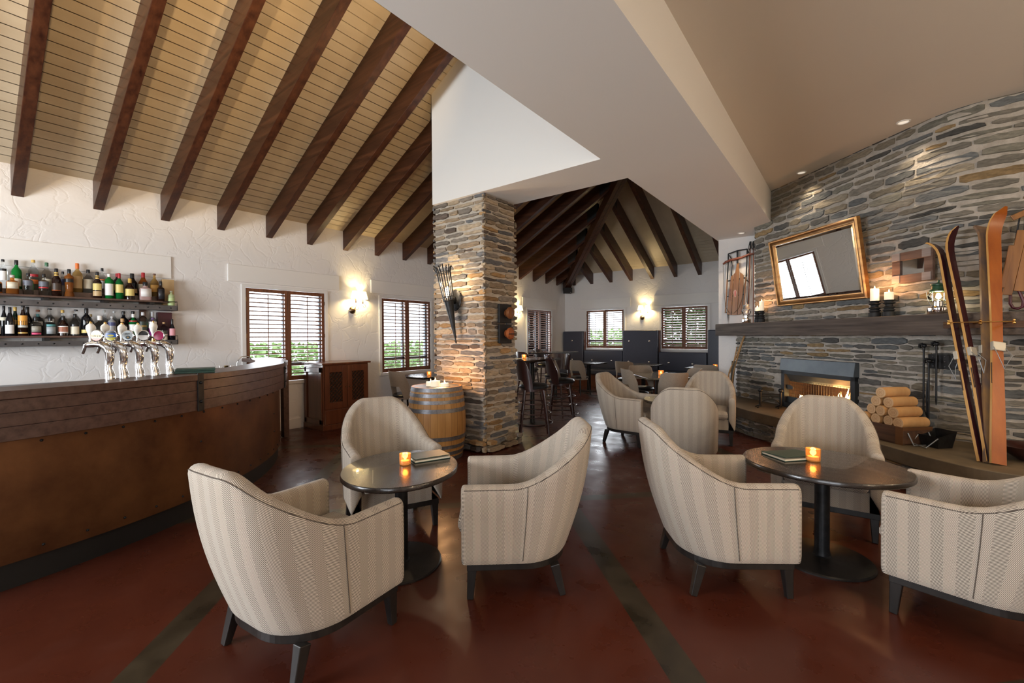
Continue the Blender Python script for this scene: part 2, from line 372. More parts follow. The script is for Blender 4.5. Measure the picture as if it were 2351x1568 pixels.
# sloped boards, grooved
def boards(name, side):
    m = MB(); run = 5.1; st = .102; k = 0; d = 0.0
    while d < run:
        e = min(d + st - .007, run); g = min(d + st, run)
        for a, b, dz in ((d, e, 0), (e, g, .012)):
            za, zb = EZ + SL * a + dz, EZ + SL * b + dz
            if side == 'L': q = [(WX + a, -4, za), (WX + b, -4, zb), (WX + b, FY - b + .01, zb), (WX + a, FY - a + .01, za)]
            else: q = [(WX + a - .01, FY - a, za), (-1.95, FY - a, za), (-1.95, FY - b, zb), (WX + b - .01, FY - b, zb)]
            m.add(q, [[0, 1, 2, 3]])
        d = g
    t = .03; a, b = 0, run + .2; za, zb = EZ + t, EZ + SL * b + t        # the sheathing that closes the grooves
    if side == 'L': m.add([(WX + a, -4, za), (WX + b, -4, zb), (WX + b, FY - b + .3, zb), (WX + a, FY - a + .3, za)], [[0, 1, 2, 3]])
    else: m.add([(WX + a - .3, FY - a, za), (-1.9, FY - a, za), (-1.9, FY - b, zb), (WX + b - .3, FY - b, zb)], [[0, 1, 2, 3]])
    return struct(name, m, BOARD)
boards('ceiling_boards_left', 'L'); boards('ceiling_boards_far', 'F')

# rafters
ORD = ['first', 'second', 'third', 'fourth', 'fifth', 'sixth', 'seventh', 'eighth', 'ninth', 'tenth', 'eleventh', 'twelfth', 'thirteenth', 'fourteenth', 'fifteenth', 'sixteenth', 'seventeenth', 'eighteenth', 'nineteenth']
ang = math.atan(SL); cs = math.cos(ang)
def rafter(o3, rz, run, label, plate=True):
    root = thing('roof_rafter', label, 'rafter', o3, rz, 'roof rafters under the boards')
    L = run; m = MB(); dep = .333; w = .093
    vs = []
    for y in (-w / 2, w / 2):
        vs += [(0, y, 0), (L, y, SL * L), (L, y, SL * L + dep), (0, y, dep)]
    m.add(vs, [[0, 1, 2, 3], [7, 6, 5, 4], [0, 4, 5, 1], [1, 5, 6, 2], [2, 6, 7, 3], [3, 7, 4, 0]])
    b = build('beam', m, RAFT, root, bevel=.004)
    if plate and L > .5:
        m = MB(); a = L - .26; vs = []
        for y in (-w / 2 - .006, w / 2 + .006):
            vs += [(a, y, SL * a + .05), (L, y, SL * L + .05), (L, y, SL * L + dep - .01), (a, y, SL * a + dep - .01)]
        m.add(vs, [[0, 1, 2, 3], [7, 6, 5, 4], [0, 4, 5, 1], [1, 5, 6, 2], [2, 6, 7, 3], [3, 7, 4, 0]])
        build('hip_dark_end', m, BLK, root)  # black sleeve over the last stretch of the beam below the hip
YR = [-.151, .494, 1.132, 1.769, 2.406, 3.056, 3.692, 4.337, 4.983, 5.625, 6.27, 6.91, 7.555, 8.2, 8.84, 9.48, 10.131, 10.772, 11.36]
for i, y in enumerate(YR):
    run = min(5.05, FY - y - .1)
    if run < .2: continue
    if i == 0: lab = 'dark timber rafter just left of the photo edge above the bar'
    elif i < 10: lab = 'dark stained timber rafter over the bar wall, %s counting from the leftmost one' % ORD[i - 1]
    else: lab = 'dark stained timber rafter behind the stone column, %s counting along the left wall' % ORD[i - 1]
    inn = None
    if 3.95 < y < 4.85: run = min(run, -4.48 - WX)
    rafter((WX, y + .0465, 2.968), 0, run, lab)
XR = [-2.4, -3.014, -3.621, -4.245, -4.85, -5.455, -6.069, -6.66]
for i, x in enumerate(XR):
    run = x - WX - .14
    lab = 'dark stained timber rafter over the far booth wall, %s counting from the right' % ORD[i]
    rafter((x - .0465, FY, 2.985), -PI / 2, run, lab)
r = thing('hip_rafter', 'doubled dark hip rafter running up from the far corner', 'rafter', (WX, FY, 0))
for s in (-1, 1):
    m = MB(); a = Vector((.05, -.05, 2.90 + SL * .05)); L = 5.0; b = Vector((L, -L, 2.90 + SL * L)); o = Vector((1, 1, 0)).normalized() * .047 * s
    m.bar(a + o, b + o, .088, .24, (0, 0, 1)); build('beam', m, RAFT, r, bevel=.004, fix=True)
m = MB(); m.span((-.13, .3, 0), (.13, .43, .19)); r2 = thing('wall_speaker', 'small black speaker under the hip rafter in the far corner', 'speaker', (WX + .16, FY - .16, 2.73), R(45))
m = MB(); m.box((0, -.1, .09), (.24, .17, .17)); build('speaker_box', m, BLK, r2, bevel=.01)
m = MB(); m.box((0, .06, .09), (.07, .2, .05)); m.box((.07, -.188, .03), (.035, .006, .014)); build('speaker_bracket', m, GREYM, r2)

# ------------------------------------------------------------------ windows with plantation shutters
WN = [0]
def window(loc, rz, w, h, lint, lh, tilt, npan=2):
    WN[0] += 1; root = sroot('window_%d' % WN[0], loc, rz)       # local x along wall, y outward, z up; origin = lower left of shutters
    m = MB()
    for a, b in (((-.06, -.022, -.004), (-.004, .10, h + .004)), ((w + .004, -.022, -.004), (w + .06, .10, h + .004)), ((-.06, -.022, h + .004), (w + .06, .10, h + .05)), ((-.06, -.035, -.055), (w + .06, .10, -.004))): m.span(a, b)
    build('window_casing', m, TRIM, root, bevel=.003)
    pw = w / npan; st = .048; rl = .075
    for k in range(npan):
        x = k * pw; m = MB()
        m.span((x + .002, -.012, 0), (x + st, .022, h)); m.span((x + pw - st, -.012, 0), (x + pw - .002, .022, h))
        m.span((x + st, -.010, 0), (x + pw - st, .020, rl)); m.span((x + st, -.010, h - rl * .7), (x + pw - st, .020, h))
        p = build('shutter_panel', m, SHUT, root, bevel=.003)
        m = MB(); n = round((h - rl * 1.7) / .0655); pit = (h - rl * 1.7) / n
        for j in range(n):
            z = rl + (j + .5) * pit
            m.box((x + pw / 2, .012, z), (pw - 2 * st, .066, .015), rx=tilt)
        build('louvers', m, SHUT, p)
        m = MB(); m.bar((x + pw / 2, -.026, rl + .03), (x + pw / 2, -.026, h - rl * .7 - .03), .011, .008, (0, 1, 0)); build('tilt_rod', m, SHUT, p)
        m = MB()
        hx = x + (0.002 if k == 0 else pw - .002)
        for q in (.12, .5, .88): m.box((hx, -.012, h * q), (.016, .012, .06))
        build('hinge', m, BRONZE, p)
    m = MB(); m.span((-.03, .14, -.03), (w + .03, .146, h + .03)); build('window_pane', m, GLASSP, root)
    m = MB()
    for a, b in (((-.03, .12, -.03), (.02, .17, h + .03)), ((w - .02, .12, -.03), (w + .03, .17, h + .03)), ((w / 2 - .02, .12, -.03), (w / 2 + .02, .17, h + .03)), ((-.03, .12, h * .16), (w + .03, .17, h * .16 + .05))): m.span(a, b)
    build('window_frame', m, mk('outer_frame_%d' % WN[0], (.10, .13, .16), .5), root)
TN = [0]
def trim(m, mat=None):
    TN[0] += 1; return struct('trim_%d' % TN[0], m, mat or SMOOTH, bevel=.004)
for y0, y1 in WL:
    window((WX, y0, .772), PI / 2, y1 - y0, 1.413, 0, 0, R(-6))
    m = MB(); m.span((WX - .02, y0 - .235, 2.262), (WX + .028, y1 + .27, 2.507)); trim(m)
m = MB(); m.span((WX - .02, .16, 2.225), (WX + .02, 1.87, 2.51)); trim(m)
for i, (x0, x1) in enumerate(WF):
    window((x0, FY, 1.088), 0, x1 - x0, 1.107, 0, 0, R(9 if i == 0 else 24))
    m = MB(); m.span((x0 - .2, FY - .028, 2.255), (x1 + (.21 if i == 0 else .9), FY + .02, 2.53)); trim(m)
m = MB(); m.span((WX, -3.4, 0), (WX + .02, 3.55, .155)); m.span((WX, 4.45, 0), (WX + .02, FY, .155)); o = struct('baseboard_left', m, TRIM, bevel=.003)
# rear windows (behind the camera)
for x0, x1 in ((-5.6, -3.0), (-.6, 2.6)):
    WN[0] += 1; root = sroot('window_%d' % WN[0], (x0, -3.4, .8)); w = x1 - x0; m = MB()
    for a, b in (((-.06, -.2, -.06), (.05, .03, 1.76)), ((w - .05, -.2, -.06), (w + .06, .03, 1.76)), ((-.06, -.2, -.06), (w + .06, .05, .03)), ((-.06, -.2, 1.66), (w + .06, .03, 1.76)), ((w / 2 - .03, -.15, 0), (w / 2 + .03, 0, 1.7))): m.span(a, b)
    build('window_casing', m, TRIM, root)

# ------------------------------------------------------------------ stonework
def stones(m, o, u, n, W, H, pal, rng, hmin=.03, hmax=.085, lmin=.1, lmax=.42, gap=.016, dep=.03, cut=None):
    z = Vector((0, 0, 1)); y = .006
    if u is None:                                          # o is a plan polyline, n the base height
        pts = [Vector((q[0], q[1], n)) for q in o]; cum = [0]
        for i in range(1, len(pts)): cum.append(cum[-1] + (pts[i] - pts[i - 1]).length)
        W = cum[-1]
        def pos(a):
            i = 0
            while i < len(pts) - 2 and a > cum[i + 1]: i += 1
            d = (pts[i + 1] - pts[i]).normalized(); return pts[i] + d * (a - cum[i]), Vector((d.y, -d.x, 0))
    else:
        o = Vector(o); u = Vector(u).normalized(); n = Vector(n).normalized()
        def pos(a): return o + u * a, n
    while y < H - .012:
        h = min(rng.uniform(hmin, hmax), H - y); x = -rng.uniform(0, .1)
        while x < W:
            l = rng.uniform(lmin, lmax) * (.6 + h / hmax * .6); x1 = min(x + l, W + .008); xa = max(x, -.008)
            if x1 - xa > .035 and not (cut and cut((xa + x1) / 2, y + h / 2)):
                hh = h * rng.uniform(.72, 1.0); yb = y + (h - hh) * rng.random(); dd = dep * rng.uniform(.45, 1.1); k = max(3, int((x1 - xa) / .05)); sk = rng.uniform(-.008, .008)
                ring = []
                def jy(): return rng.uniform(-.13, .13) * hh
                for i in range(k + 1):
                    t = i / k; e = .18 * hh if i in (0, k) else 0; ring.append((xa + (x1 - xa) * t + rng.uniform(-.006, .006), yb + e + jy() + sk * t))
                for i in range(k + 1):
                    t = 1 - i / k; e = .18 * hh if i in (0, k) else 0; ring.append((xa + (x1 - xa) * t + rng.uniform(-.006, .006), yb + hh - e + jy() + sk * t))
                cx = sum(p[0] for p in ring) / len(ring); cy = sum(p[1] for p in ring) / len(ring); q = len(ring); vs = []
                for sxy, d in ((1.0, -.004), (.99, dd * .65), (.93, dd)):
                    for px, py in ring:
                        mx = min(.018, (x1 - xa) * .2); fx = 1 - (1 - sxy) * (hh / max(x1 - xa, hh)); fy = sxy if sxy > .95 else .84
                        B_, nn = pos(cx + (px - cx) * fx); P = B_ + z * (cy + (py - cy) * fy) + nn * (d + (rng.uniform(-.003, .003) if d > 0 else 0)); vs.append(P)
                fs = [[a * q + i, a * q + (i + 1) % q, (a + 1) * q + (i + 1) % q, (a + 1) * q + i] for a in range(2) for i in range(q)] + [[2 * q + i for i in range(q)]]
                c = rng.choices([p[0] for p in pal], [p[1] for p in pal])[0]; f = rng.uniform(.75, 1.25)
                m.add(vs, fs, color=(c[0] * f, c[1] * f, c[2] * f))
            x = x1 + gap * rng.uniform(.5, 1.4)
        y += h + gap * rng.uniform(.3, 1.1)
rng = random.Random(3)
PALC = [((.27, .205, .14), 4), ((.21, .18, .15), 4), ((.145, .145, .15), 2), ((.34, .21, .10), 1.6), ((.38, .30, .21), 3), ((.11, .085, .07), 1)]
PALG = [((.165, .15, .125), 5), ((.125, .13, .13), 4), ((.085, .082, .076), 2.2), ((.24, .165, .085), .8), ((.21, .18, .135), 3.4), ((.17, .16, .13), 3)]
CX0, CX1, CY0, CY1 = -4.515, -3.60, 4.135, 4.80
m = MB(); e = .022; m.span((CX0 + e, CY0 + e, 0), (CX1 - e, CY1 - e, SZ + .01)); col_o = struct('pillar', m, MORT)
m = MB(); dpt = .024
stones(m, (CX0, CY0 + e, 0), (1, 0, 0), (0, -1, 0), CX1 - CX0, SZ + .02, PALC, rng, .036, .080, .11, .36, .020, dpt)
stones(m, (CX1 - e, CY0, 0), (0, 1, 0), (1, 0, 0), CY1 - CY0, SZ + .02, PALC, rng, .036, .080, .11, .36, .020, dpt)
stones(m, (CX0 + e, CY1, 0), (0, -1, 0), (-1, 0, 0), CY1 - CY0, SZ + .02, PALC, rng, .036, .080, .11, .36, .020, dpt)
# spread footing stones at the base
stones(m, (CX0, CY0 - .03, 0), (1, 0, 0), (0, -1, 0), CX1 - CX0 + .03, .16, PALC, rng, .05, .09, .14, .3, .012, .06)
stones(m, (CX1 + .03, CY0, 0), (0, 1, 0), (1, 0, 0), CY1 - CY0, .16, PALC, rng, .05, .09, .14, .3, .012, .06)
build('pillar_stones', m, STONE, col_o)
# fireplace wall: diagonal face then straight face, one corner
q2 = math.sqrt(.5); DT = Vector((q2, -q2, 0)); DN = Vector((q2, q2, 0)); REF = Vector((-1, 8.02, 0))
def DP(s, off=0, z=0): p = REF + DT * s - DN * off; return (p.x, p.y, z)
SB = (0.82 + 1) / q2                                      # s of the bend
def arcwall(off):                                         # rounded bend in plan
    a = Vector(DP(SB - .30, off)); c = Vector(DP(SB, off)); b = Vector((c.x + .30, c.y, 0)); pts = []
    for i in range(7):
        t = i / 6; pts.append(a * (1 - t) ** 2 + c * 2 * t * (1 - t) + b * t * t)
    return pts
fpc0, fpc1, fpz0, fpz1 = .30, 1.52, .37, 1.05
core = [DP(-.85, 0), DP(fpc0, 0), DP(fpc0, -.45), DP(fpc1, -.45), DP(fpc1, 0)] + [tuple(p) for p in arcwall(0)] + [(4.6, arcwall(0)[-1].y, 0), (4.6, 9.0, 0), (-1.2, 9.0, 0), DP(-.85, -.25)]
m = MB(); m.prism([p[:2] for p in core], 0, fpz1)
core2 = [DP(-.85, 0)] + [tuple(p) for p in arcwall(0)] + [(4.6, arcwall(0)[-1].y, 0), (4.6, 9.0, 0), (-1.2, 9.0, 0), DP(-.85, -.25)]
m.prism([p[:2] for p in core2], fpz1, 1.45)
core3 = [DP(-.36, 0)] + [tuple(p) for p in arcwall(0)] + [(4.6, arcwall(0)[-1].y, 0), (4.6, 9.0, 0), (-1.0, 9.0, 0), DP(-.36, -.3)]
m.prism([p[:2] for p in core3], 1.45, 3.74)
fw = struct('wall_fireplace', m, MORTG)
m = MB(); dp = .02
inb = lambda s0, s1, z0, z1: (lambda x, y: s0 < x < s1 and z0 < y < z1)
a0 = -.85; tail = [tuple(q) for q in arcwall(0)] + [(3.2, arcwall(0)[-1].y, 0)]
stones(m, [DP(a0)] + tail, None, .37, 0, 1.08, PALG, rng, .028, .085, .12, .44, .024, dp, cut=inb(.27 - a0, 1.55 - a0, -.1, .73))
stones(m, [DP(-.36)] + tail, None, 1.45, 0, 2.26, PALG, rng, .032, .095, .15, .50, .028, dp)
# left return of the chimney
stones(m, DP(-.36, 0, 1.45), DN, -DT, .35, 2.2, PALG, rng, .03, .08, .1, .3, .02, dp)
build('wall_stones', m, STONE, fw)
# hearth
def catmull(P, k=6):
    out = []
    for i in range(len(P) - 1):
        p0 = P[max(i - 1, 0)]; p1 = P[i]; p2 = P[i + 1]; p3 = P[min(i + 2, len(P) - 1)]
        for j in range(k):
            t = j / k
            out.append(tuple(.5 * ((2 * p1[c]) + (-p0[c] + p2[c]) * t + (2 * p0[c] - 5 * p1[c] + 4 * p2[c] - p3[c]) * t * t + (-p0[c] + 3 * p1[c] - 3 * p2[c] + p3[c]) * t ** 3) for c in range(len(p1))))
    return out + [tuple(P[-1])]
HE = catmull([(-1.72, 8.93), (-1.70, 8.2), (-1.62, 7.65), (-1.377, 7.295), (-1.168, 7.042), (-.855, 6.745), (-.35, 6.24), (.18, 5.69), (.42, 5.40), (.65, 5.16), (.86, 5.03), (1.15, 5.0), (2.2, 5.0)])
back = [(2.2, 6.3), DP(SB - .3, -.06)[:2], DP(-.9, -.06)[:2], (-1.3, 8.95)]
m = MB(); m.prism(HE + back, .235, .37); hs = struct('hearth_slab', m, HEARTHM, bevel=.008); hs['kind'] = 'structure'
HE2 = [(p[0] * 1 + .03, p[1] + .03) for p in HE]
m = MB(); m.prism(HE2 + back, 0, .235); hb = struct('wall_hearth_base', m, MORTG)
m = MB()
for i in range(0, len(HE2) - 6, 6):
    a = Vector((*HE2[i], 0)); b = Vector((*HE2[i + 6], 0)); u = b - a; n = Vector((u.y, -u.x, 0)); stones(m, a, u, n, u.length, .235, PALG, rng, .03, .07, .12, .34, .016, .03)
build('wall_stones', m, STONE, hb)
# ------------------------------------------------------------------ bar counter (arc centred on the left wall)
BC = (-7.025, -.33)
def arc(r, a0, a1, n): return [(r * math.cos(R(a0 + (a1 - a0) * i / n)), r * math.sin(R(a0 + (a1 - a0) * i / n))) for i in range(n + 1)]
def ring(m, r0, r1, z0, z1, a0, a1, n=72):
    m.prism(arc(r1, a0, a1, n) + arc(r0, a0, a1, n)[::-1], z0, z1)
bar_ = thing('bar_counter', 'curved timber topped bar counter with rusty copper front along the left', 'bar', (BC[0], BC[1], 0))
A0, A1 = -60, 87
m = MB(); ring(m, 2.965, 3.325, 1.112, 1.16, A0, A1, 110); build('countertop', m, CUWOOD, bar_, bevel=.004)
m = MB()
for z0, z1, r in ((1.035, 1.110, 3.316), (.957, 1.033, 3.318), (.875, .955, 3.316)): ring(m, 3.27, r, z0, z1, A0, A1, 110)
build('fascia', m, CUWOOD, bar_, bevel=.002)
m = MB(); ring(m, 3.19, 3.232, .155, .90, A0, A1, 110); cp = build('copper_panel', m, COPPER, bar_, smooth=30)
m = MB()
for zz in (.84, .21):
    for k in range(-6, 24): a = R(k * 3.7 + 1.5); m.sph((3.234 * math.cos(a), 3.234 * math.sin(a), zz), .0085, 8, 6)
for a in (30.5, 8, 54):
    for zz in (.4, .6): m.sph((3.234 * math.cos(R(a)), 3.234 * math.sin(R(a)), zz), .0085, 8, 6)
rv = build('rivet', m, IRON, cp, smooth=True); rv['kind'] = 'stuff'
m = MB(); ring(m, 3.12, 3.205, 0, .155, A0, A1, 110); build('kickboard', m, KICK, bar_)
for a in (28.9, 57, -12):
    m = MB(); t = R(a); c, s = math.cos(t), math.sin(t)
    m.box((3.322 * c, 3.322 * s, 1.02), (.010, .058, .305), rz=t); st = build('iron_strap', m, IRON, bar_, bevel=.003)
    for z in (.945, 1.095):
        m = MB(); mm = Matrix.Rotation(t, 3, 'Z') @ Matrix.Rotation(R(90), 3, 'Y'); m.lathe([(.013, 0), (.012, .005), (.007, .010), (0.0001, .012)], 12, (3.327 * c, 3.327 * s, z), m=mm); build('strap_bolt', m, IRON, st, smooth=True)
m = MB(); m.box((.50, 3.395, .45), (.10, .075, .88)); build('end_post', m, CUWOOD, bar_, bevel=.003)

# bottle shelves
def shelf(z, ye, rz0, rz1, lab, riser):
    s = thing('bottle_shelf', lab, 'shelf', (WX, 0, 0)); y0 = -1.6
    m = MB(); m.span((.03, y0, z - .02), (.235, ye, z)); build('shelf_board', m, CUWOOD, s, bevel=.002)
    if riser: m = MB(); m.span((.02, y0, z), (.125, ye - .02, z + .061)); build('back_riser', m, CUWOOD, s, bevel=.002)
    m = MB(); m.span((.225, y0, rz0), (.237, 1.872, rz1)); m.span((.10, y0, rz0), (.225, 1.872, rz0 + .01)); m.span((.0, 1.862, rz0), (.237, 1.872, rz1)); b = build('steel_channel', m, STEEL, s, bevel=.002)
    m = MB()
    for k in range(24): m.sph((.237, 1.80 - k * .115, (rz0 + rz1) / 2), .0085, 8, 6)
    v = build('rivet', m, IRON, b, smooth=True)
    m = MB(); m.span((.0, ye - .02, rz0 + .01), (.235, 1.862, rz0 + .022)); build('end_tray', m, CUWOOD, s)
    for yb in (1.62, 1.2, .72, .2):
        m = MB(); m.span((.0, yb - .022, rz0 + .01), (.20, yb + .022, z - .02)); build('shelf_bracket', m, IRON, s)
    m = MB(); m.tube([(.238, ye - .05, z - .004), (.238, 1.866, z - .004), (.238, 1.866, rz1)], .004); m.tube([(.238, 1.866, z - .004), (.03, 1.866, z - .004)], .004); build('end_rail', m, IRON, s)
shelf(1.915, 1.77, 1.80, 1.863, 'upper steel and timber bottle shelf on the white bar wall', True)
shelf(1.484, 1.69, 1.372, 1.430, 'lower steel and timber bottle shelf on the white bar wall', False)
m = MB(); m.span((WX, 1.535, 1.39), (WX + .035, 1.60, 1.90)); tag(build('shelf_upright', m, CUWOOD), 'dark upright board on the wall between the two bottle shelves', 'board')

# bottles
def gl(name, c, rough=.04, trans=1.0, ior=1.25): return mk('glass_' + name, c, rough, trans=trans, ior=ior)
G = dict(clear=gl('clear', (.93, .95, .95)), green=gl('green', (.03, .50, .09), trans=.75), dkgreen=mk('glass_dark_green', (.006, .014, .007), .08), brown=mk('glass_dark_brown', (.016, .006, .004), .08), black=mk('glass_black', (.006, .006, .008), .07),
    amber=gl('amber', (.72, .24, .05), trans=.8), gold=gl('gold', (.82, .52, .18), trans=.8), purple=gl('purple', (.36, .06, .33), trans=.5), frost=mk('glass_frosted', (.42, .43, .44), .35, trans=.3), pale=mk('glass_pale_green', (.50, .60, .32), .25, trans=.2), midgreen=gl('mid_green', (.02, .26, .06), trans=.6), pinkw=mk('glass_pinkish', (.62, .42, .40), .1, trans=.3))
CM = {}
def cm(c, rough=.45):
    if c not in CM: CM[c] = mk('print_%d' % len(CM), c, rough)
    return CM[c]
CR = (.72, .66, .52); WT = (.80, .78, .76); BK = (.012, .012, .014); TAN = (.52, .36, .18); GD = (.62, .40, .10); RDc = (.42, .02, .03); ORc = (.72, .17, .03); YL = (.72, .58, .20); CORK = (.50, .30, .14); TEAL = (.10, .30, .32); PK = (.72, .10, .22); NAVY = (.05, .06, .16); SILV = (.62, .63, .65); GRYL = (.12, .13, .16)
PROF = dict(
    w=[(.88, 0), (1, .015), (1, .58), (.9, .66), (.55, .73), (.34, .78), (.30, .86), (.30, .93)],
    s=[(.92, 0), (1, .02), (1, .58), (.93, .66), (.6, .70), (.34, .73), (.32, .80), (.32, .86)],
    n=[(.88, 0), (1, .015), (1, .50), (.88, .60), (.56, .70), (.36, .80), (.32, .9), (.32, .95)],
    g=[(.5, 0), (.55, .03), (.95, .25), (1, .40), (.9, .55), (.5, .66), (.28, .70), (.24, .85), (.24, .92)],
    f=[(1, 0), (1, .05), (.78, .18), (.78, .3), (1, .68), (.9, .74), (.45, .79), (.36, .82), (.34, .88)],
    o=[(.9, 0), (1, .02), (1, .70), (.85, .78), (.42, .83), (.34, .86), (.34, .93)],
    b=[(.88, 0), (1, .015), (1, .52), (.92, .62), (.42, .74), (.46, .80), (.42, .86), (.32, .88), (.32, .95)])
BN = [0]
def bottle(row, y, h, d, kind, g, cap, caph, labs, label, sq=False, zb=None, grp='bottles on the upper shelf'):
    up = grp.endswith('upper shelf')
    z = zb if zb else ((1.9155 if row == 'f' else 1.976) if up else 1.4845)
    x = -6.868 if row == 'f' else -6.972
    if up and row == 'b': x = -6.974
    r = d / 2; dx = min(r, .045); n = 20
    root = thing('bottle', label, 'bottle', (x, y, z), 0, grp)
    def prof(pr, sc=1.0): return [(p[0] * r * sc, p[1] * h) for p in pr]
    P = PROF[kind]; m = MB()
    if sq:
        # rounded-square plan
        n = 20; vs = []; fs = []
        for pr, pz in P:
            for j in range(n):
                t = 2 * PI * (j + .5) / n; e = .5 if pr > .6 else 1
                cx = math.copysign(abs(math.cos(t)) ** e, math.cos(t)); cy = math.copysign(abs(math.sin(t)) ** e, math.sin(t)); k = .92 if pr > .6 else 1
                vs.append((cx * pr * dx * k, cy * pr * r * k, pz * h))
        kx = len(P)
        for i in range(kx - 1):
            for j in range(n): fs.append([i * n + j, i * n + (j + 1) % n, (i + 1) * n + (j + 1) % n, (i + 1) * n + j])
        fs += [list(range(n))[::-1], [(kx - 1) * n + j for j in range(n)]]; m.add(vs, fs)
    else: m.lathe(prof(P), n, sx=dx / r)
    build('glass_body', m, G[g], root, smooth=50)
    if cap:
        m = MB(); cr = (.38 if caph > .05 else .45) * r; zt = 1 - caph
        m.lathe([(cr * .96, zt * h), (cr, zt * h + .004), (cr, h - .004), (cr * .9, h)], 14, sx=dx / r if not sq else 1); build('cap', m, cm(cap, .3), root, smooth=40)
    for li, (z0, z1, c) in enumerate(labs):
        m = MB(); k = 10; vs = []
        if sq:
            w = r * .80; m.span((dx * .93, -w, z0 * h), (dx * .955, w, z1 * h))
        else:
            rr = r * 1.012
            # follow the outline radius at label mid height
            pm = (z0 + z1) / 2; rad = 1
            for i in range(len(P) - 1):
                if P[i][1] <= pm <= P[i + 1][1]: rad = P[i][0] + (P[i + 1][0] - P[i][0]) * (pm - P[i][1]) / max(1e-6, P[i + 1][1] - P[i][1])
            rr *= rad + .01
            for i in range(k + 1):
                t = R(-75 + 150 * i / k - 25)
                for zz in (z0, z1): vs.append((rr * math.cos(t) * dx / r, rr * math.sin(t), zz * h))
            m.add(vs, [[2 * i, 2 * i + 2, 2 * i + 3, 2 * i + 1] for i in range(k)])
        build('paper_label', m, cm(c), root, smooth=True)
    return root
U = 'bottles on the upper shelf'; Lw = 'bottles on the lower shelf'
BT = [
 ('f', .386, .17, .055, 's', 'amber', BK, .14, [(.1, .6, BK)], 'bottle cut by the photo edge at the left end of the upper shelf', 1),
 ('b', .425, .302, .065, 'w', 'clear', BK, .08, [(.28, .60, WT), (.60, .68, BK)], 'clear bottle with slanting black and white label, leftmost tall one in the upper back row', 0),
 ('b', .518, .307, .079, 'w', 'green', BK, .17, [(.1, .36, CR)], 'bright green bottle with black cap on the upper shelf', 0),
 ('f', .480, .198, .098, 's', 'amber', (.5, .45, .4), .14, [(.28, .62, CR)], 'squat square amber bottle with cream label in front of the bright green bottle', 1),
 ('f', .591, .227, .077, 's', 'clear', BK, .14, [(.42, .66, GRYL)], 'stubby clear bottle with dark oval label right of the squat amber one', 0),
 ('b', .640, .325, .083, 'w', 'clear', GD, .09, [(.44, .52, RDc), (.2, .34, ORc)], 'tall clear bottle with gold cork and small red oval label', 0),
 ('f', .705, .232, .077, 's', 'clear', BK, .14, [(.42, .64, GRYL), (.33, .39, RDc)], 'stubby clear bottle with dark oval label beside the dark brown gold-necked bottle', 0),
 ('b', .739, .309, .079, 'w', 'clear', (.06, .16, .09), .14, [(.15, .42, CR)], 'clear bottle with green neck band in the upper back row', 0),
 ('f', .800, .301, .079, 'b', 'brown', BK, .15, [(.66, .86, GD), (.22, .46, (.05, .03, .02)), (.2, .215, ORc)], 'dark brown bottle with black cap, gold neck and black label', 0),
 ('b', .863, .226, .058, 's', 'clear', BK, .14, [(.3, .62, NAVY)], 'small clear bottle half hidden left of the flared amber bottle', 0),
 ('f', .899, .306, .082, 'f', 'amber', BK, .16, [(.52, .68, BK)], 'flared amber bottle with black oval label', 0),
 ('b', .980, .331, .088, 'w', 'gold', ORc, .19, [(.14, .55, TAN)], 'tall bottle with orange capsule and tan label', 0),
 ('b', 1.070, .271, .083, 'w', 'clear', BK, .15, [(.18, .58, CR)], 'clear bottle with cork, black band and large cream script label', 0),
 ('f', 1.130, .302, .078, 'b', 'brown', BK, .16, [(.66, .86, GD), (.30, .55, YL), (.08, .26, TAN)], 'dark bottle with two cream labels and gold neck on the upper shelf', 0),
 ('b', 1.190, .301, .067, 'w', 'clear', BK, .12, [(.2, .5, WT), (.52, .56, ORc)], 'clear bottle with square black stopper behind the two-label dark bottle', 0),
 ('f', 1.231, .289, .079, 'o', 'green', WT, .12, [(.13, .60, WT)], 'green bottle with big white label and white cap on the upper shelf', 0),
 ('b', 1.322, .253, .080, 'w', 'black', RDc, .16, [(.2, .5, YL)], 'dark bottle hidden behind the red-capped green bottle', 0),
 ('f', 1.321, .308, .077, 'w', 'midgreen', RDc, .20, [(.24, .56, YL)], 'green bottle with red cap and yellow label', 0),
 ('b', 1.462, .269, .105, 'n', 'black', BK, .22, [(.1, .3, TAN)], 'fat black bottle with long black neck on the upper shelf', 0),
 ('f', 1.417, .254, .093, 'n', 'brown', GD, .32, [(.18, .50, YL)], 'squat dark bottle with gold neck foil and yellow label', 0),
 ('b', 1.568, .290, .098, 'n', 'amber', RDc, .26, [(.22, .5, CR)], 'amber bottle with red waxed neck', 0),
 ('f', 1.563, .224, .127, 's', 'pinkw', BK, .2, [(.2, .62, WT)], 'wide squat bottle with pinkish white label in front of the red-waxed bottle', 1),
 ('b', 1.679, .290, .085, 'w', 'gold', (.12, .05, .03), .07, [(.2, .5, (.66, .36, .08))], 'clear bottle half full of yellow spirit with dark stopper', 0),
 ('f', 1.716, .248, .076, 's', 'brown', BK, .2, [(.1, .60, (.03, .03, .035))], 'small square bottle with black label near the right end of the upper shelf', 1),
]
for b in BT: bottle(*b[:10], sq=bool(b[10]), grp=U)
bottle('f', 1.823, .228, .072, 'o', 'pale', (.4, .4, .3), .05, [(.2, .6, (.44, .55, .25))], 'pale green bottle with dark leaf motif at the right end of the upper shelf', zb=1.823, grp=U)
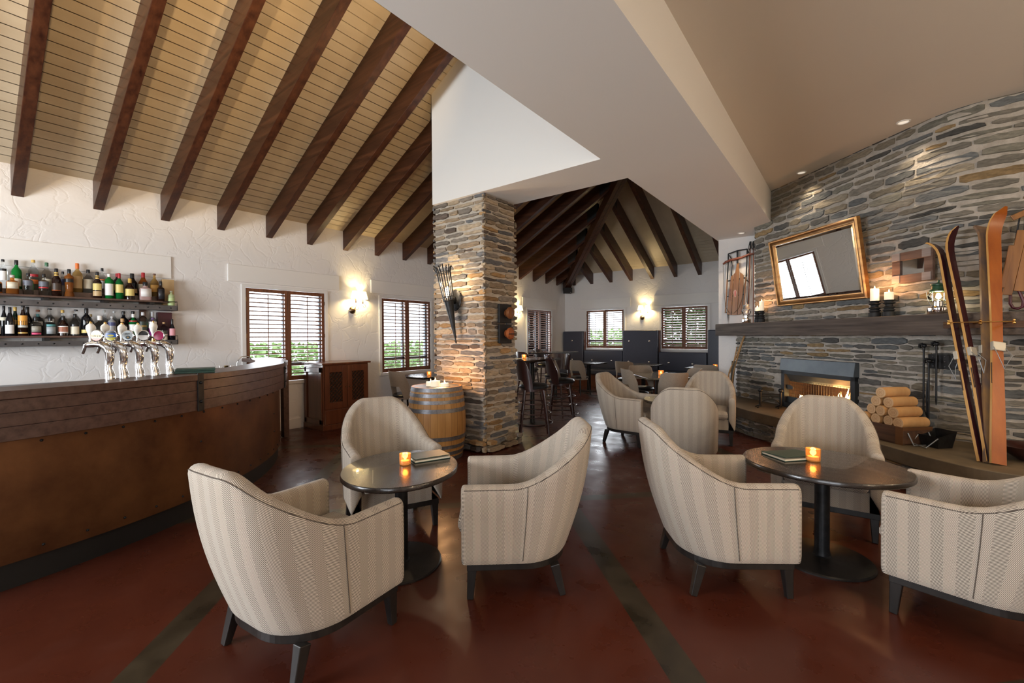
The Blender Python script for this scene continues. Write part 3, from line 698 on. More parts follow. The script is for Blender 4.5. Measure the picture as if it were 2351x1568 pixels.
BL = [
 ('f', .37, .256, .058, 'n', 'black', BK, .2, [(.08, .38, CR)], 'black bottle cut by the photo edge at the left end of the lower shelf', 0),
 ('b', .425, .312, .059, 'n', 'black', BK, .15, [(.45, .62, CR)], 'black bottle with cream diamond label in the lower back row', 0),
 ('f', .459, .297, .068, 'n', 'black', BK, .2, [(.08, .38, WT)], 'black bottle with white figure label on the lower shelf', 0),
 ('b', .503, .305, .070, 'n', 'dkgreen', GD, .14, [(.4, .55, GD)], 'black bottle with gold capsule in the lower back row', 0),
 ('f', .550, .312, .076, 'n', 'brown', BK, .06, [(.36, .68, (.72, .33, .05)), (.28, .35, (.5, .5, .45)), (.08, .12, GD)], 'bottle with square orange label on the lower shelf', 0),
 ('b', .590, .311, .075, 'n', 'black', BK, .2, [], 'plain black wine bottle beside the orange-label bottle', 0),
 ('b', .667, .282, .083, 's', 'clear', (.25, .09, .05), .08, [(.72, .84, TEAL), (.4, .55, WT)], 'clear bottle with teal neck band and wooden stopper', 0),
 ('f', .640, .204, .087, 's', 'clear', BK, .2, [(.06, .16, PK), (.2, .5, (.35, .33, .28))], 'square clear bottle with black cap, pink ribbon and pink label', 1),
 ('b', .756, .300, .079, 'w', 'clear', BK, .05, [(.50, .62, WT)], 'tall clear bottle with white lettering in the lower back row', 0),
 ('f', .748, .201, .085, 's', 'clear', BK, .2, [(.50, .62, TEAL), (.1, .48, (.38, .42, .44))], 'square clear bottle with black cap and blue label', 1),
 ('b', .855, .286, .078, 's', 'clear', GD, .1, [], 'clear decanter with broad gold stopper', 1),
 ('f', .846, .216, .087, 'n', 'brown', BK, .2, [(.14, .5, WT), (.20, .44, ORc)], 'dark bottle with white octagonal label and orange sides', 0),
 ('b', .962, .296, .074, 'w', 'clear', BK, .05, [], 'plain clear bottle with dark stopper behind the bear-label bottle', 0),
 ('f', .939, .243, .076, 'w', 'clear', BK, .15, [(.07, .42, CR), (.43, .52, BK)], 'clear bottle with black and cream picture label', 0),
 ('f', 1.033, .310, .092, 'w', 'black', BK, .18, [(.1, .22, YL)], 'large black bottle with cream band near its base', 0),
 ('b', 1.086, .249, .058, 's', 'clear', (.25, .16, .05), .12, [], 'small clear bottle with gold collar peeping beside the large black bottle', 0),
 ('f', 1.144, .229, .117, 'g', 'clear', (.85, .83, .8), .22, [], 'round clear globe decanter on the lower shelf', 0),
 ('b', 1.201, .302, .064, 'w', 'clear', (.6, .62, .6), .1, [(.3, .5, (.55, .25, .12))], 'clear bottle with copper label behind the globe decanter', 0),
 ('f', 1.250, .224, .074, 'o', 'frost', SILV, .06, [(.52, .70, NAVY)], 'frosted grey bottle with navy oval label', 0),
 ('b', 1.288, .296, .062, 'w', 'clear', SILV, .08, [], 'slim clear bottle behind the frosted one', 0),
 ('b', 1.375, .296, .091, 'w', 'black', BK, .1, [], 'black round-shouldered bottle in the lower back row', 0),
 ('f', 1.343, .204, .096, 'n', 'brown', CORK, .2, [(.08, .5, CR)], 'corked bottle with wide cream printed label', 0),
 ('b', 1.463, .300, .089, 'w', 'brown', BK, .1, [(.3, .56, ORc)], 'dark bottle with round orange label in the lower back row', 0),
 ('f', 1.444, .260, .086, 'w', 'midgreen', WT, .16, [(.2, .52, WT), (.62, .70, RDc)], 'green bottle with white label and white cap on the lower shelf', 0),
 ('f', 1.535, .285, .086, 'o', 'clear', SILV, .14, [(.2, .6, (.02, .035, .025)), (.36, .44, GD)], 'clear bottle with silver cap and dark green label', 0),
 ('b', 1.654, .300, .080, 'w', 'clear', SILV, .2, [(.4, .6, WT)], 'tall clear bottle with silver stopper behind the purple one', 0),
 ('f', 1.630, .220, .088, 's', 'purple', (.14, .08, .22), .1, [(.42, .78, WT)], 'purple bottle with white label', 0),
]
for b in BL: bottle(*b[:10], sq=bool(b[10]), grp=Lw)
bottle('f', 1.741, .259, .078, 'o', 'clear', CORK, .08, [(.06, .42, CR), (.44, .58, (.05, .06, .04))], 'small corked clear bottle with landscape label near the right end of the lower shelf', zb=1.395, grp=Lw)
bottle('f', 1.827, .298, .070, 'n', 'black', BK, .22, [(.28, .60, (.72, .34, .38))], 'dark wine bottle with pink label at the right end of the lower shelf', zb=1.395, grp=Lw)
def carton(loc, d, c, label, name='carton'):
    r = thing(name, label, 'box', loc); m = MB(); m.box((0, 0, d[2] / 2), d); build('carton_body', m, c, r, bevel=.002)
    m = MB(); m.box((0, 0, d[2] + .003), (d[0] * .98, d[1] * .98, .006)); build('carton_lid', m, c, r); return r
carton((-6.98, 1.816, 1.822), (.08, .118, .375), cm((.50, .34, .17)), 'tan carton at the right end of the upper shelf')
carton((-6.985, 1.775, 1.394), (.08, .148, .38), cm((.06, .012, .022)), 'maroon presentation box at the right end of the lower shelf')

# beer taps
BAD = [('lager', (.80, .52, .03), 'round yellow lager badge'), ('blue', (.03, .12, .5), 'blue and yellow round badge'), ('hazy', (.62, .72, .80), 'pale blue round badge with a dark eye'), ('mono', (.80, .78, .76), 'black and white round badge'), ('pink', (.42, .0, .09), 'plain crimson round badge')]
TP = [(-4.286, .713), (-4.315, .794), (-4.373, .886), (-4.436, .979), (-4.512, 1.073)]
for i, (tx, ty) in enumerate(TP):
    rr = math.hypot(tx - BC[0], ty - BC[1]); t = math.atan2(ty - BC[1], tx - BC[0]); px, py = BC[0] + 3.03 * math.cos(t), BC[1] + 3.03 * math.sin(t)
    r = thing('beer_tap', 'chrome beer tap on the bar with a %s' % BAD[i][2], 'beer tap', (px, py, 1.16), R(8), 'beer taps')
    # local -x points along the spout (towards the barman), camera side is +x / -y
    m = MB(); m.tube([(0, 0, 0), (0, 0, .03), (-.012, -.004, .08), (-.004, 0, .14), (0, 0, .19), (-.008, -.01, .225), (-.035, -.03, .248), (-.07, -.052, .252)], [.030, .029, .024, .026, .029, .029, .026, .020], 16); build('font_body', m, CHROME, r, smooth=60)
    m = MB(); m.tube([(-.065, -.050, .252), (-.085, -.062, .25), (-.115, -.082, .246), (-.13, -.092, .244)], [.017, .022, .019, .012], 14); m.tube([(-.128, -.09, .25), (-.135, -.095, .22), (-.15, -.10, .185)], [.012, .011, .009], 10); build('spout', m, CHROME, r, smooth=60)
    hz = .262 if i < 4 else .262
    m = MB(); m.lathe([(.010, 0), (.014, .01), (.012, .03), (.012, .035)], 12, (-.10, -.07, .255)); build('collar', m, BRASS if i == 4 else CHROME, r, smooth=50)
    m = MB(); zz = .285 + (.02 if i == 4 else 0); m.lathe([(.010, 0), (.012, .02), (.020, .05), (.027, .075), (.026, .095), (.014, .11), (.009, .113)], 16, (-.10, -.07, zz)); h = build('ceramic_handle', m, CERAM, r, smooth=60)
    m = MB(); m.lathe([(.008, .113), (.009, .118), (.006, .126), (.0001, .130)], 10, (-.10, -.07, zz)); build('handle_finial', m, BRASS, h, smooth=60)
    m = MB(); fx = R(38)
    b = MB(); rot = Matrix.Rotation(R(90), 3, 'X'); fz = Matrix.Rotation(R(36), 3, 'Z')
    c = (-.03, -.058, .312)
    b.lathe([(.038, -.006), (.042, -.004), (.042, .004), (.039, .006)], 28, c, m=fz @ rot); badge = build('badge_rim', b, CHROME, r, smooth=40)
    b = MB(); b.lathe([(.0365, .0062), (.0365, .0075)], 28, c, m=fz @ rot); build('badge_face', b, cm(BAD[i][1], .25), badge, smooth=30)
    nrm = fz @ Vector((0, -1, 0)); C = Vector(c); rx = fz @ Vector((1, 0, 0))
    def blob(px_, pz_, w, h_, cc, k=.0082):
        bb = MB(); n_ = 14; vs = [C + nrm * k + rx * (px_ + w * math.cos(2 * PI * q / n_)) + Vector((0, 0, pz_ + h_ * math.sin(2 * PI * q / n_))) for q in range(n_)]; bb.add(vs, [list(range(n_))]); build('badge_print', bb, cm(cc, .3), badge)
    def seg(z0, z1, cc, k=.008):
        bb = MB(); rr_ = .0362; a = math.asin(max(-1, min(1, z0 / rr_))); b_ = math.asin(max(-1, min(1, z1 / rr_))); vs = []
        for q in range(9): u = a + (b_ - a) * q / 8; vs.append(C + nrm * k + rx * (rr_ * math.cos(u)) + Vector((0, 0, rr_ * math.sin(u))))
        for q in range(9): u = b_ + (a - b_) * q / 8; vs.append(C + nrm * k - rx * (rr_ * math.cos(u)) + Vector((0, 0, rr_ * math.sin(u))))
        bb.add(vs, [list(range(18))]); build('badge_print', bb, cm(cc, .3), badge)
    tr = (R(90), 0, R(36)); tl = lambda z, k=.0088: tuple(C + nrm * k + Vector((0, 0, z)))
    if i == 0: seg(.012, .0361, WT); seg(-.0361, -.019, (.5, .05, .01)); text('badge_lettering', 'LAGER', .021, cm(BK), badge, tl(-.004), tr, sx=.95)
    if i == 1: seg(.017, .0361, (.01, .012, .02)); seg(-.0361, -.012, (.55, .48, .03)); blob(0, 0, .022, .008, (.62, .58, .12))
    if i == 2: text('badge_lettering', 'HAZY', .014, cm((.02, .04, .07)), badge, tl(.013), tr); blob(.004, -.014, .018, .013, (.05, .09, .12)); blob(.004, -.014, .007, .006, (.45, .25, .05), .0088)
    if i == 3: seg(.003, .0361, (.014, .012, .010))
    if i == 4: pass
    m = MB(); m.tube([(-.03, -.05, .25), (-.03, -.055, .275)], .008, 10); build('badge_stem', m, CHROME, r, smooth=60)

def book(root_loc, rz, w, h, t, label, grp=None, tilt=0):
    b = thing('menu_book', label, 'menu', root_loc, rz, grp); th = .003
    m = MB(); m.span((-w / 2, -h / 2, 0), (w / 2, h / 2, th)); m.span((-w / 2, -h / 2, 0), (-w / 2 + th, h / 2, t)); build('back_cover', m, GREENB, b)
    m = MB(); m.span((-w / 2 + th, -h / 2 + .004, th), (w / 2 - .004, h / 2 - .004, t - th)); build('pages', m, PAPER, b)
    m = MB()
    if tilt: m.add([(-w / 2, -h / 2, t - th), (w / 2, -h / 2, t - th + tilt), (w / 2, h / 2, t - th + tilt), (-w / 2, h / 2, t - th), (-w / 2, -h / 2, t), (w / 2, -h / 2, t + tilt), (w / 2, h / 2, t + tilt), (-w / 2, h / 2, t)], [[3, 2, 1, 0], [4, 5, 6, 7], [0, 1, 5, 4], [1, 2, 6, 5], [2, 3, 7, 6], [3, 0, 4, 7]])
    else: m.span((-w / 2, -h / 2, t - th), (w / 2, h / 2, t))
    build('front_cover', m, GREENB, b, bevel=.001); return b
ma = R(32)
mx_, my_ = BC[0] + 3.12 * math.cos(R(32)), BC[1] + 3.12 * math.sin(R(32))
book((mx_, my_, 1.1605), R(160), .215, .27, .018, 'lower green menu of the pair stacked on the bar', 'menus on the bar')
book((mx_ - .004, my_ + .003, 1.179), R(162), .215, .27, .018, 'upper green menu of the pair stacked on the bar', 'menus on the bar')

# sink behind the bar
r = thing('bar_tap', 'thin chrome gooseneck faucet behind the bar in front of the window', 'faucet', (-6.3, 2.36, .97))
m = MB(); m.tube([(0, 0, 0), (0, 0, .15), (.005, .015, .20), (.012, .05, .235), (.018, .10, .24), (.022, .145, .22), (.022, .165, .19)], .008, 10); build('gooseneck', m, CHROME, r, smooth=60)
m = MB(); m.lathe([(.025, 0), (.022, .02), (.012, .03)], 14); build('faucet_base', m, CHROME, r, smooth=50)
r = thing('back_counter', 'low steel worktop behind the curved bar', 'worktop', (-6.45, 0, 0))
m = MB(); m.span((-.57, -1.2, .93), (.30, 2.52, .97)); build('worktop', m, STEEL, r, bevel=.003)
m = MB(); m.span((-.57, -1.2, 0), (.25, 2.4, .93)); build('cupboards', m, KICK, r)
r = thing('glass_rack', 'small dark rack of upturned glasses behind the bar beside the faucet', 'rack', (-6.2, 2.19, .97)); m = MB(); m.span((-.09, -.10, 0), (.09, .12, .105)); build('rack_body', m, BLK, r, bevel=.01)
for k in range(3): m = MB(); m.lathe([(.015, .105), (.022, .11), (.026, .135)], 12, (0, -.05 + k * .06, 0)); build('upturned_glass', m, BRASS if k == 1 else CLEARG, r, smooth=50)

# lattice cabinet
r = thing('lattice_cabinet', 'reddish wooden cabinet with two lattice doors below the sconce', 'cabinet', (WX, 3.60, 0))
m = MB(); m.span((.01, .01, .06), (.59, .81, 1.02)); m.span((.0, .0, 0), (.60, .82, .08)); b = build('cabinet_body', m, CABW, r, bevel=.004)
m = MB(); m.span((-.0, -.02, 1.02), (.63, .845, 1.05)); build('cabinet_top', m, CABW, r, bevel=.008)
m = MB()
for a, c in (((.06, -.008, .10), (.12, .012, .98)), ((.5, -.008, .10), (.57, .012, .98)), ((.06, -.008, .90), (.57, .012, .98)), ((.06, -.008, .10), (.57, .012, .17))): m.span(a, c)
build('side_panel_frame', m, CABW, r, bevel=.004)
m = MB(); m.span((.585, .03, .09), (.606, .80, .31)); d = build('drawer', m, CABW, r, bevel=.006)
for k in (0, 1):
    y0 = .03 + k * .39; y1 = y0 + .38; m = MB()
    for a, c in (((.588, y0, .33), (.61, y0 + .08, 1.0)), ((.588, y1 - .08, .33), (.61, y1, 1.0)), ((.588, y0 + .08, .90), (.61, y1 - .08, 1.0)), ((.588, y0 + .08, .33), (.61, y1 - .08, .43))): m.span(a, c)
    dr = build('cabinet_door', m, CABW, r, bevel=.003)
    m = MB(); m.span((.585, y0 + .08, .43), (.592, y1 - .08, .90)); build('door_recess', m, DARKIN, dr)
    m = MB(); ya, yb, za, zb = y0 + .08, y1 - .08, .43, .90
    for s_ in (1, -1):
        q = -1.0
        while q < 1.6:
            # line z = za + s*(y-ya) + q
            P = []
            for y in (ya, yb):
                z = za + s_ * (y - ya) + q
                if za <= z <= zb: P.append((y, z))
            for z in (za, zb):
                y = ya + s_ * (z - za - q)
                if ya <= y <= yb: P.append((y, z))
            P = sorted(set((round(a_, 4), round(b_, 4)) for a_, b_ in P))
            if len(P) >= 2: m.bar((.599 + .002 * s_, *P[0]), (.599 + .002 * s_, *P[-1]), .004, .022, (1, 0, 0))
            q += .062
    build('lattice', m, CABW, dr)
    m = MB(); m.sph((.625, y1 - .03 if k == 0 else y0 + .03, .66), .012, 10, 8); m.tube([(.61, y1 - .03 if k == 0 else y0 + .03, .66), (.625, y1 - .03 if k == 0 else y0 + .03, .66)], .005); build('door_knob', m, BRONZE, dr, smooth=60)
# ------------------------------------------------------------------ tub armchairs
def sstep(a, b, x): t = max(0, min(1, (x - a) / (b - a))); return t * t * (3 - 2 * t)
def plan(off=0):
    """U path from left arm front round the back to the right arm front; returns points, normals (outward), arc position from the back centre"""
    hw, r, yb, yf = .335, .27, .30, -.285; P = []
    ys = [yf + (yb - r - yf) * i / 8 for i in range(8)]
    for y in ys: P.append((-hw, y, -1, 0))
    for i in range(17): t = PI - PI / 2 * i / 16; P.append((-hw + r + r * math.cos(t), yb - r + r * math.sin(t), math.cos(t), math.sin(t)))
    for i in range(1, 6): P.append((-hw + r + (2 * hw - 2 * r) * i / 6, yb, 0, 1))
    for i in range(17): t = PI / 2 - PI / 2 * i / 16; P.append((hw - r + r * math.cos(t), yb - r + r * math.sin(t), math.cos(t), math.sin(t)))
    for y in ys[::-1]: P.append((hw, y, 1, 0))
    s = [0]
    for i in range(1, len(P)): s.append(s[-1] + math.hypot(P[i][0] - P[i - 1][0], P[i][1] - P[i - 1][1]))
    mid = s[-1] / 2
    return [(p[0] - p[2] * off, p[1] - p[3] * off, p[2], p[3]) for p in P], [q - mid for q in s]
def leanpt(x, y, z, a, top):
    k = max(0, (z - .2)); w = 1 - sstep(.22, .62, abs(a))
    flare = .012 * min(1, k / .4)
    return (x * (1 + .05 * min(1, k / .5) * w) + math.copysign(flare, x) * (1 - w) * .0, y + w * (.235 * k + .03 * math.sin(min(1, k / .72) * PI)), z)
def armchair_mesh():
    P, A = plan(0); th = .078; n = len(P); rows = []; vv = None
    zb = .205; secs = []
    Q, _ = plan(th)
    for i in range(n):
        a = abs(A[i]); top = .632 + .293 * (1 - sstep(.11, .55, a)); sec = []
        ox, oy, nx, ny = P[i]; ix, iy = Q[i][:2]; hb = top - .034
        nb = 12
        def put(f, z, inn):
            x = ox + (ix - ox) * f; y = oy + (iy - oy) * f; sec.append(leanpt(x, y, z, A[i], top))
        put(.10, zb, 0); put(.02, zb + .018, 0)
        for k in range(nb): put(-.03 * math.sin(PI * k / nb), zb + .03 + (hb - zb - .03) * k / (nb - 1), 0)
        for k in range(1, 8): t = PI * k / 8; put(.5 - .5 * math.cos(t), hb + .034 * math.sin(t), 0)
        for k in range(8): put(1.0, hb - (hb - .33) * k / 7, 1)
        secs.append(sec)
    m = MB(); k = len(secs[0]); vs = [p for s in secs for p in s]; fs = []; uvs = []
    cum = []
    for s in secs:
        c = [0]
        for j in range(1, k): c.append(c[-1] + (Vector(s[j]) - Vector(s[j - 1])).length)
        cum.append(c)
    for i in range(n - 1):
        for j in range(k - 1):
            fs.append([i * k + j, (i + 1) * k + j, (i + 1) * k + j + 1, i * k + j + 1])
            uvs.append([(A[i], cum[i][j]), (A[i + 1], cum[i + 1][j]), (A[i + 1], cum[i + 1][j + 1]), (A[i], cum[i][j + 1])])
    m.add(vs, fs, uvs)
    # padded arm fronts
    for i, sgn in ((0, 1), (n - 1, -1)):
        s = secs[i]; cx = sum(p[0] for p in s) / k; cz = .42; base = list(range(k)); loops = [s]
        for f, d in ((.94, .012), (.75, .017)): loops.append([(cx + (p[0] - cx) * f, p[1] - d, cz + (p[2] - cz) * (1 - (1 - f) * .35)) for p in s])
        vs = [p for l in loops for p in l]; fs = []; uvs = []
        for b in range(2):
            for j in range(k):
                q = [b * k + j, b * k + (j + 1) % k, (b + 1) * k + (j + 1) % k, (b + 1) * k + j]; fs.append(q); uvs.append([(vs[t][0], vs[t][2]) for t in q])
        fs.append([2 * k + j for j in range(k)]); uvs.append([(vs[t][0], vs[t][2]) for t in fs[-1]]); m.add(vs, fs, uvs)
    # underside
    return m, secs, A
CHM, SECS, ARC = armchair_mesh()
SEAMM = mk('seam_thread', (.10, .08, .065), .9)
def make_armchair(label, loc, rz, grp):
    r = thing('armchair', label, 'armchair', loc, rz, grp)
    build('upholstered_shell', CHM, FAB, r, smooth=70)
    m = MB(); n = 9; vs = []; fs = []; uvs = []
    # seat cushion: rounded box with crowned top
    def rb(x0, x1, y0, y1, z0, z1, rad, crown, uo=0):
        X = [x0, x0 + rad * .3, x0 + rad] + [x0 + rad + (x1 - x0 - 2 * rad) * i / 6 for i in range(1, 6)] + [x1 - rad, x1 - rad * .3, x1]
        Y = [y0, y0 + rad * .3, y0 + rad] + [y0 + rad + (y1 - y0 - 2 * rad) * i / 6 for i in range(1, 6)] + [y1 - rad, y1 - rad * .3, y1]
        def prof(t, a, b):
            d = min(t - a, b - t)
            return 0 if d >= rad else rad - math.sqrt(max(0, rad * rad - (rad - d) ** 2))
        mm = MB(); nx, ny = len(X), len(Y)
        for top in (1, 0):
            vs = []; fs = []; uv = []
            for x in X:
                for y in Y:
                    dz = max(prof(x, x0, x1), prof(y, y0, y1)); cr = crown * (1 - ((2 * (x - x0) / (x1 - x0) - 1) ** 4)) * (1 - ((2 * (y - y0) / (y1 - y0) - 1) ** 4))
                    vs.append((x, y, (z1 - dz + cr) if top else z0 + dz))
            for i in range(nx - 1):
                for j in range(ny - 1):
                    q = [i * ny + j, (i + 1) * ny + j, (i + 1) * ny + j + 1, i * ny + j + 1]; fs.append(q); uv.append([(vs[t][0], vs[t][1]) for t in q])
            m.add(vs, fs, uv)
        # side skirts
        per = [(x, y0) for x in X] + [(x1, y) for y in Y[1:]] + [(x, y1) for x in X[-2::-1]] + [(x0, y) for y in Y[-2:0:-1]]
        q = len(per); vs = [(a, b, z0 + rad) for a, b in per] + [(a, b, z1 - rad) for a, b in per]
        fs = [[i, (i + 1) % q, q + (i + 1) % q, q + i] for i in range(q)]
        m.add(vs, fs, [[(vs[t][0] + vs[t][1], vs[t][2]) for t in f] for f in fs])
    m = MB(); rb(-.252, .252, -.325, .24, .335, .455, .045, .012); build('seat_cushion', m, FAB, r, smooth=60)
    m = MB(); pl = [(-.257, -.275), (.257, -.275), (.257, .1), (-.257, .1)]
    vs = [(x, y, z) for z in (.206, .345) for x, y in pl]; fs = [[0, 1, 5, 4], [1, 2, 6, 5], [2, 3, 7, 6], [3, 0, 4, 7], [3, 2, 1, 0], [4, 5, 6, 7]]
    m.add(vs, fs, [[(vs[t][0], vs[t][2]) for t in f] for f in fs]); build('front_panel', m, FAB, r)
    Pp, _ = plan(.02); poly = [(p[0], p[1] + .012) for p in Pp]
    m = MB(); m.prism(poly, .165, .206); build('base_rail', m, BLACKW, r, bevel=.003)
    for sx in (-1, 1):
        for fy, dy, dx in ((-.245, -.012, .004), (.215, .045, .012)):
            if fy > 0: px_ = sx * .262; 
            else: px_ = sx * .285
            m = MB(); m.bar((px_, fy, .17), (px_ + sx * dx, fy + dy, 0), .052, .052, (0, 1, 0), .034, .034); build('leg', m, BLACKW, r, bevel=.004)
    for sgn in (-1, 1):
        i = min(range(len(ARC)), key=lambda k: abs(ARC[k] - sgn * .50)); s = SECS[i]; pts = [Vector(p) + Vector((sgn * .0015, .001, 0)) for p in s[1:15]]
        m = MB(); m.tube(pts, .0022, 5); build('side_seam', m, SEAMM, r)
    m = MB(); pts = [Vector(s[14]) + Vector((0, 0, .001)) for s in SECS]; m.tube(pts, .0024, 5); build('top_seam', m, SEAMM, r)
    return r
AG = 'herringbone tub armchairs'
ch0 = make_armchair('herringbone tub armchair beside the bar, seen from behind, nearest the camera on the left', (-2.10, 1.10, 0), R(186), AG)
for loc, rz, lab in [
    ((-1.655, 2.165, 0), -50.2, 'herringbone tub armchair in side view right of the left oval table, facing it'),
    ((-.645, 2.925, 0), 125.9, 'herringbone tub armchair on the left side of the right-hand oval table, back to the camera'),
    ((-.16, 4.19, 0), 2, 'herringbone tub armchair behind the right-hand oval table, in front of the fireplace'),
    ((-2.89, 2.16, 0), 66, 'herringbone tub armchair behind the left oval table, next to the barrel'),
    ((.498, 3.235, 0), -103.6, 'herringbone tub armchair cut by the right photo edge, facing left'),
    ((-1.45, 4.97, 0), 196, 'tub armchair seen square from behind at the far round table'),
    ((-2.40, 5.79, 0), 87, 'tub armchair left of the far round table, facing right'),
    ((-1.56, 6.48, 0), 10, 'tub armchair behind the far round table, next to the hearth')]:
    dup(ch0, loc, R(rz), lab)

# pedestal tables
def ped_table(label, loc, rz, a, b, h, th=.032, base=(.28, .28), grp=None, sq=False, top=None, post=.04):
    r = thing('pedestal_table', label, 'table', loc, rz, grp); m = MB(); n = 56
    if sq: m.span((-a, -b, h - th), (a, b, h))
    else:
        pr = [(a - .006, h - th), (a, h - th + .006), (a, h - .006), (a - .005, h)]; m.lathe(pr, n, sy=b / a)
    build('tabletop', m, top or TABW, r, smooth=None if sq else 40, bevel=.004 if sq else 0)
    m = MB()
    if sq: m.box((0, 0, h / 2), (.075, .075, h - 2 * th))
    else: m.lathe([(post * 1.5, .018), (post * 1.1, .03), (post, .06), (post, h - th - .02), (post * 2, h - th - .005), (post * 2, h - th)], 24)
    build('post', m, IRON, r, smooth=40)
    m = MB()
    if sq: m.box((0, 0, .01), (base[0] * 2, base[1] * 2, .02))
    else: m.lathe([(base[0], 0), (base[0], .008), (base[0] * .97, .014), (base[0] * .4, .02), (post * 1.4, .024)], 48, sy=base[1] / base[0])
    build('base_plate', m, BLACKW, r, smooth=30); return r
PT = 'dark low pedestal tables'
ped_table('dark oval low table in front of the barrel, nearest the bar', (-2.285, 1.80, 0), R(-52), .41, .36, .62, base=(.27, .25), grp=PT)
ped_table('dark oval low table with a green menu in front of the fireplace', (-.145, 3.47, 0), R(0), .455, .40, .62, base=(.28, .28), grp=PT, post=.042)
ped_table('small round low table between three far tub armchairs', (-1.78, 5.82, 0), 0, .42, .42, .62, grp=PT)

# candles in amber glass
def tealight(label, loc, s=1.0, grp='tealights in amber glass', light=True):
    r = thing('tealight', label, 'candle', loc, 0, grp)
    m = MB(); m.lathe([(.030 * s, 0), (.036 * s, .004), (.038 * s, .07 * s), (.0345 * s, .07 * s), (.033 * s, .008), (.001, .008)], 20, caps=True); build('glass_holder', m, AMBERG, r, smooth=50)
    m = MB(); m.lathe([(.028 * s, .009), (.028 * s, .026 * s), (.001, .026 * s)], 14); build('wax', m, WAX, r)
    m = MB(); m.lathe([(.001, .026 * s), (.008 * s, .036 * s), (.005 * s, .048 * s), (.0003, .058 * s)], 8); build('flame', m, FLAME, r, smooth=True)
    if light: plight('tealight_glow', (loc[0], loc[1], loc[2] + .055), 1.0, (1, .55, .2), .02)
    return r
def plight(name, loc, e, c, rad=.03):
    l = bpy.data.lights.new(name, 'POINT'); l.energy = e; l.color = c; l.shadow_soft_size = rad; o = bpy.data.objects.new(name, l); col.objects.link(o); o.location = loc; return o
tealight('amber glass tealight on the left oval table', (-2.30, 1.845, .621))
tealight('amber glass tealight beside the menu on the right oval table', (-.195, 3.49, .621), 1.15)
book((-2.305, 2.045, .6215), R(-22), .20, .25, .016, 'green menu book on the left oval table', None, .010)
book((-.325, 3.52, .6215), R(-42), .21, .27, .016, 'green menu book on the right oval table', None, .014)

# ------------------------------------------------------------------ dining chairs and bar stools
def seat_chair(name, label, cat, loc, rz, grp, sh, bt, bb, matb, matseat, rim, rings=()):
    r = thing(name, label, cat, loc, rz, grp)
    m = MB(); n = 22; sec = []; a0 = R(82); rad = .235; cy = .0
    for i in range(n + 1):
        t = -a0 + 2 * a0 * i / n; f = abs(t) / a0
        top = bt - .05 * sstep(.55, 1.0, f) - .18 * sstep(.8, 1.05, f); bot = sh - .05 + (bb - sh + .05) * (1 - sstep(.48, .62, f))
        row = []
        for k in range(7):
            z = bot + (top - bot) * k / 6; ln = .16 * max(0, z - sh)
            for q in (0,): row.append((rad * math.sin(t) * (1 + .10 * max(0, z - sh)), cy + rad * math.cos(t) * .92 + ln, z))
        sec.append(row)
    th = .016; vs = []; fs = []; K = 7
    for row, i in zip(sec, range(n + 1)):
        t = -a0 + 2 * a0 * i / n; nx, ny = math.sin(t), math.cos(t)
        for s_ in (0, 1):
            for p in row: vs.append((p[0] - nx * th * s_, p[1] - ny * th * s_, p[2]))
    def ix(i, s_, k): return i * 2 * K + s_ * K + k
    for i in range(n):
        for k in range(K - 1):
            fs.append([ix(i, 0, k), ix(i + 1, 0, k), ix(i + 1, 0, k + 1), ix(i, 0, k + 1)]); fs.append([ix(i, 1, k + 1), ix(i + 1, 1, k + 1), ix(i + 1, 1, k), ix(i, 1, k)])
        fs.append([ix(i, 0, K - 1), ix(i + 1, 0, K - 1), ix(i + 1, 1, K - 1), ix(i, 1, K - 1)]); fs.append([ix(i, 1, 0), ix(i + 1, 1, 0), ix(i + 1, 0, 0), ix(i, 0, 0)])
    for i in (0, n):
        for k in range(K - 1): fs.append([ix(i, 0, k), ix(i, 0, k + 1), ix(i, 1, k + 1), ix(i, 1, k)])
    m.add(vs, fs); build('backrest', m, matb, r, smooth=45)
    m = MB(); m.lathe([(.19, sh - .055), (.215, sh - .045), (.22, sh - .02), (.20, sh)], 28, sy=.95); m.lathe([(.20, sh), (.15, sh + .016), (.001, sh + .02)], 28, sy=.95, caps=False); build('seat', m, matseat, r, smooth=50)
    m = MB(); m.lathe([(.17, sh - .085), (.195, sh - .085), (.195, sh - .05), (.17, sh - .05)], 28, sy=.95); build('seat_frame', m, rim, r, smooth=40)
    for sx in (-1, 1):
        for sy in (-1, 1):
            sp = .10 if sh > .6 else .06
            m = MB(); m.tube([(sx * .135, sy * .13, sh - .07), (sx * (.135 + sp * .8), sy * (.13 + sp * .8), 0)], [.018, .012], 10); build('leg', m, PLYW if sh > .6 else BLACKW, r, smooth=60)
    for z in rings:
        k = (sh - .07 - z) / (sh - .07); q = .135 + (.08 if sh > .6 else .05) * k; rr = math.hypot(q, q - .005) - .003; pts = [(rr * math.cos(2 * PI * j / 28), rr * math.sin(2 * PI * j / 28), z) for j in range(28)]
        m = MB(); m.tube(pts, .008, 8, close=True); build('footrest_ring', m, PLYW, r, smooth=60)
    return r
SG = 'bar stools at the high table'
st0 = seat_chair('bar_stool', 'dark wooden bar stool right behind the stone column, curved back to the camera', 'bar stool', (-3.60, 5.20, 0), R(128), SG, .76, 1.12, .83, PLYW, BLKL, PLYW, (.22, .36, .50))
for loc, rz, lab in [((-3.66, 6.06, 0), 118, 'dark wooden bar stool second from the stone column, back to the camera'),
    ((-4.25, 6.85, 0), 8, 'dark bar stool at the far end of the high table, back catching window light'),
    ((-5.50, 7.75, 0), 150, 'dark bar stool partly hidden by the stone column before the far window'),
    ((-6.05, 9.15, 0), 95, 'dark bar stool seen from the side against the far left window')]: dup(st0, loc, R(rz), lab)
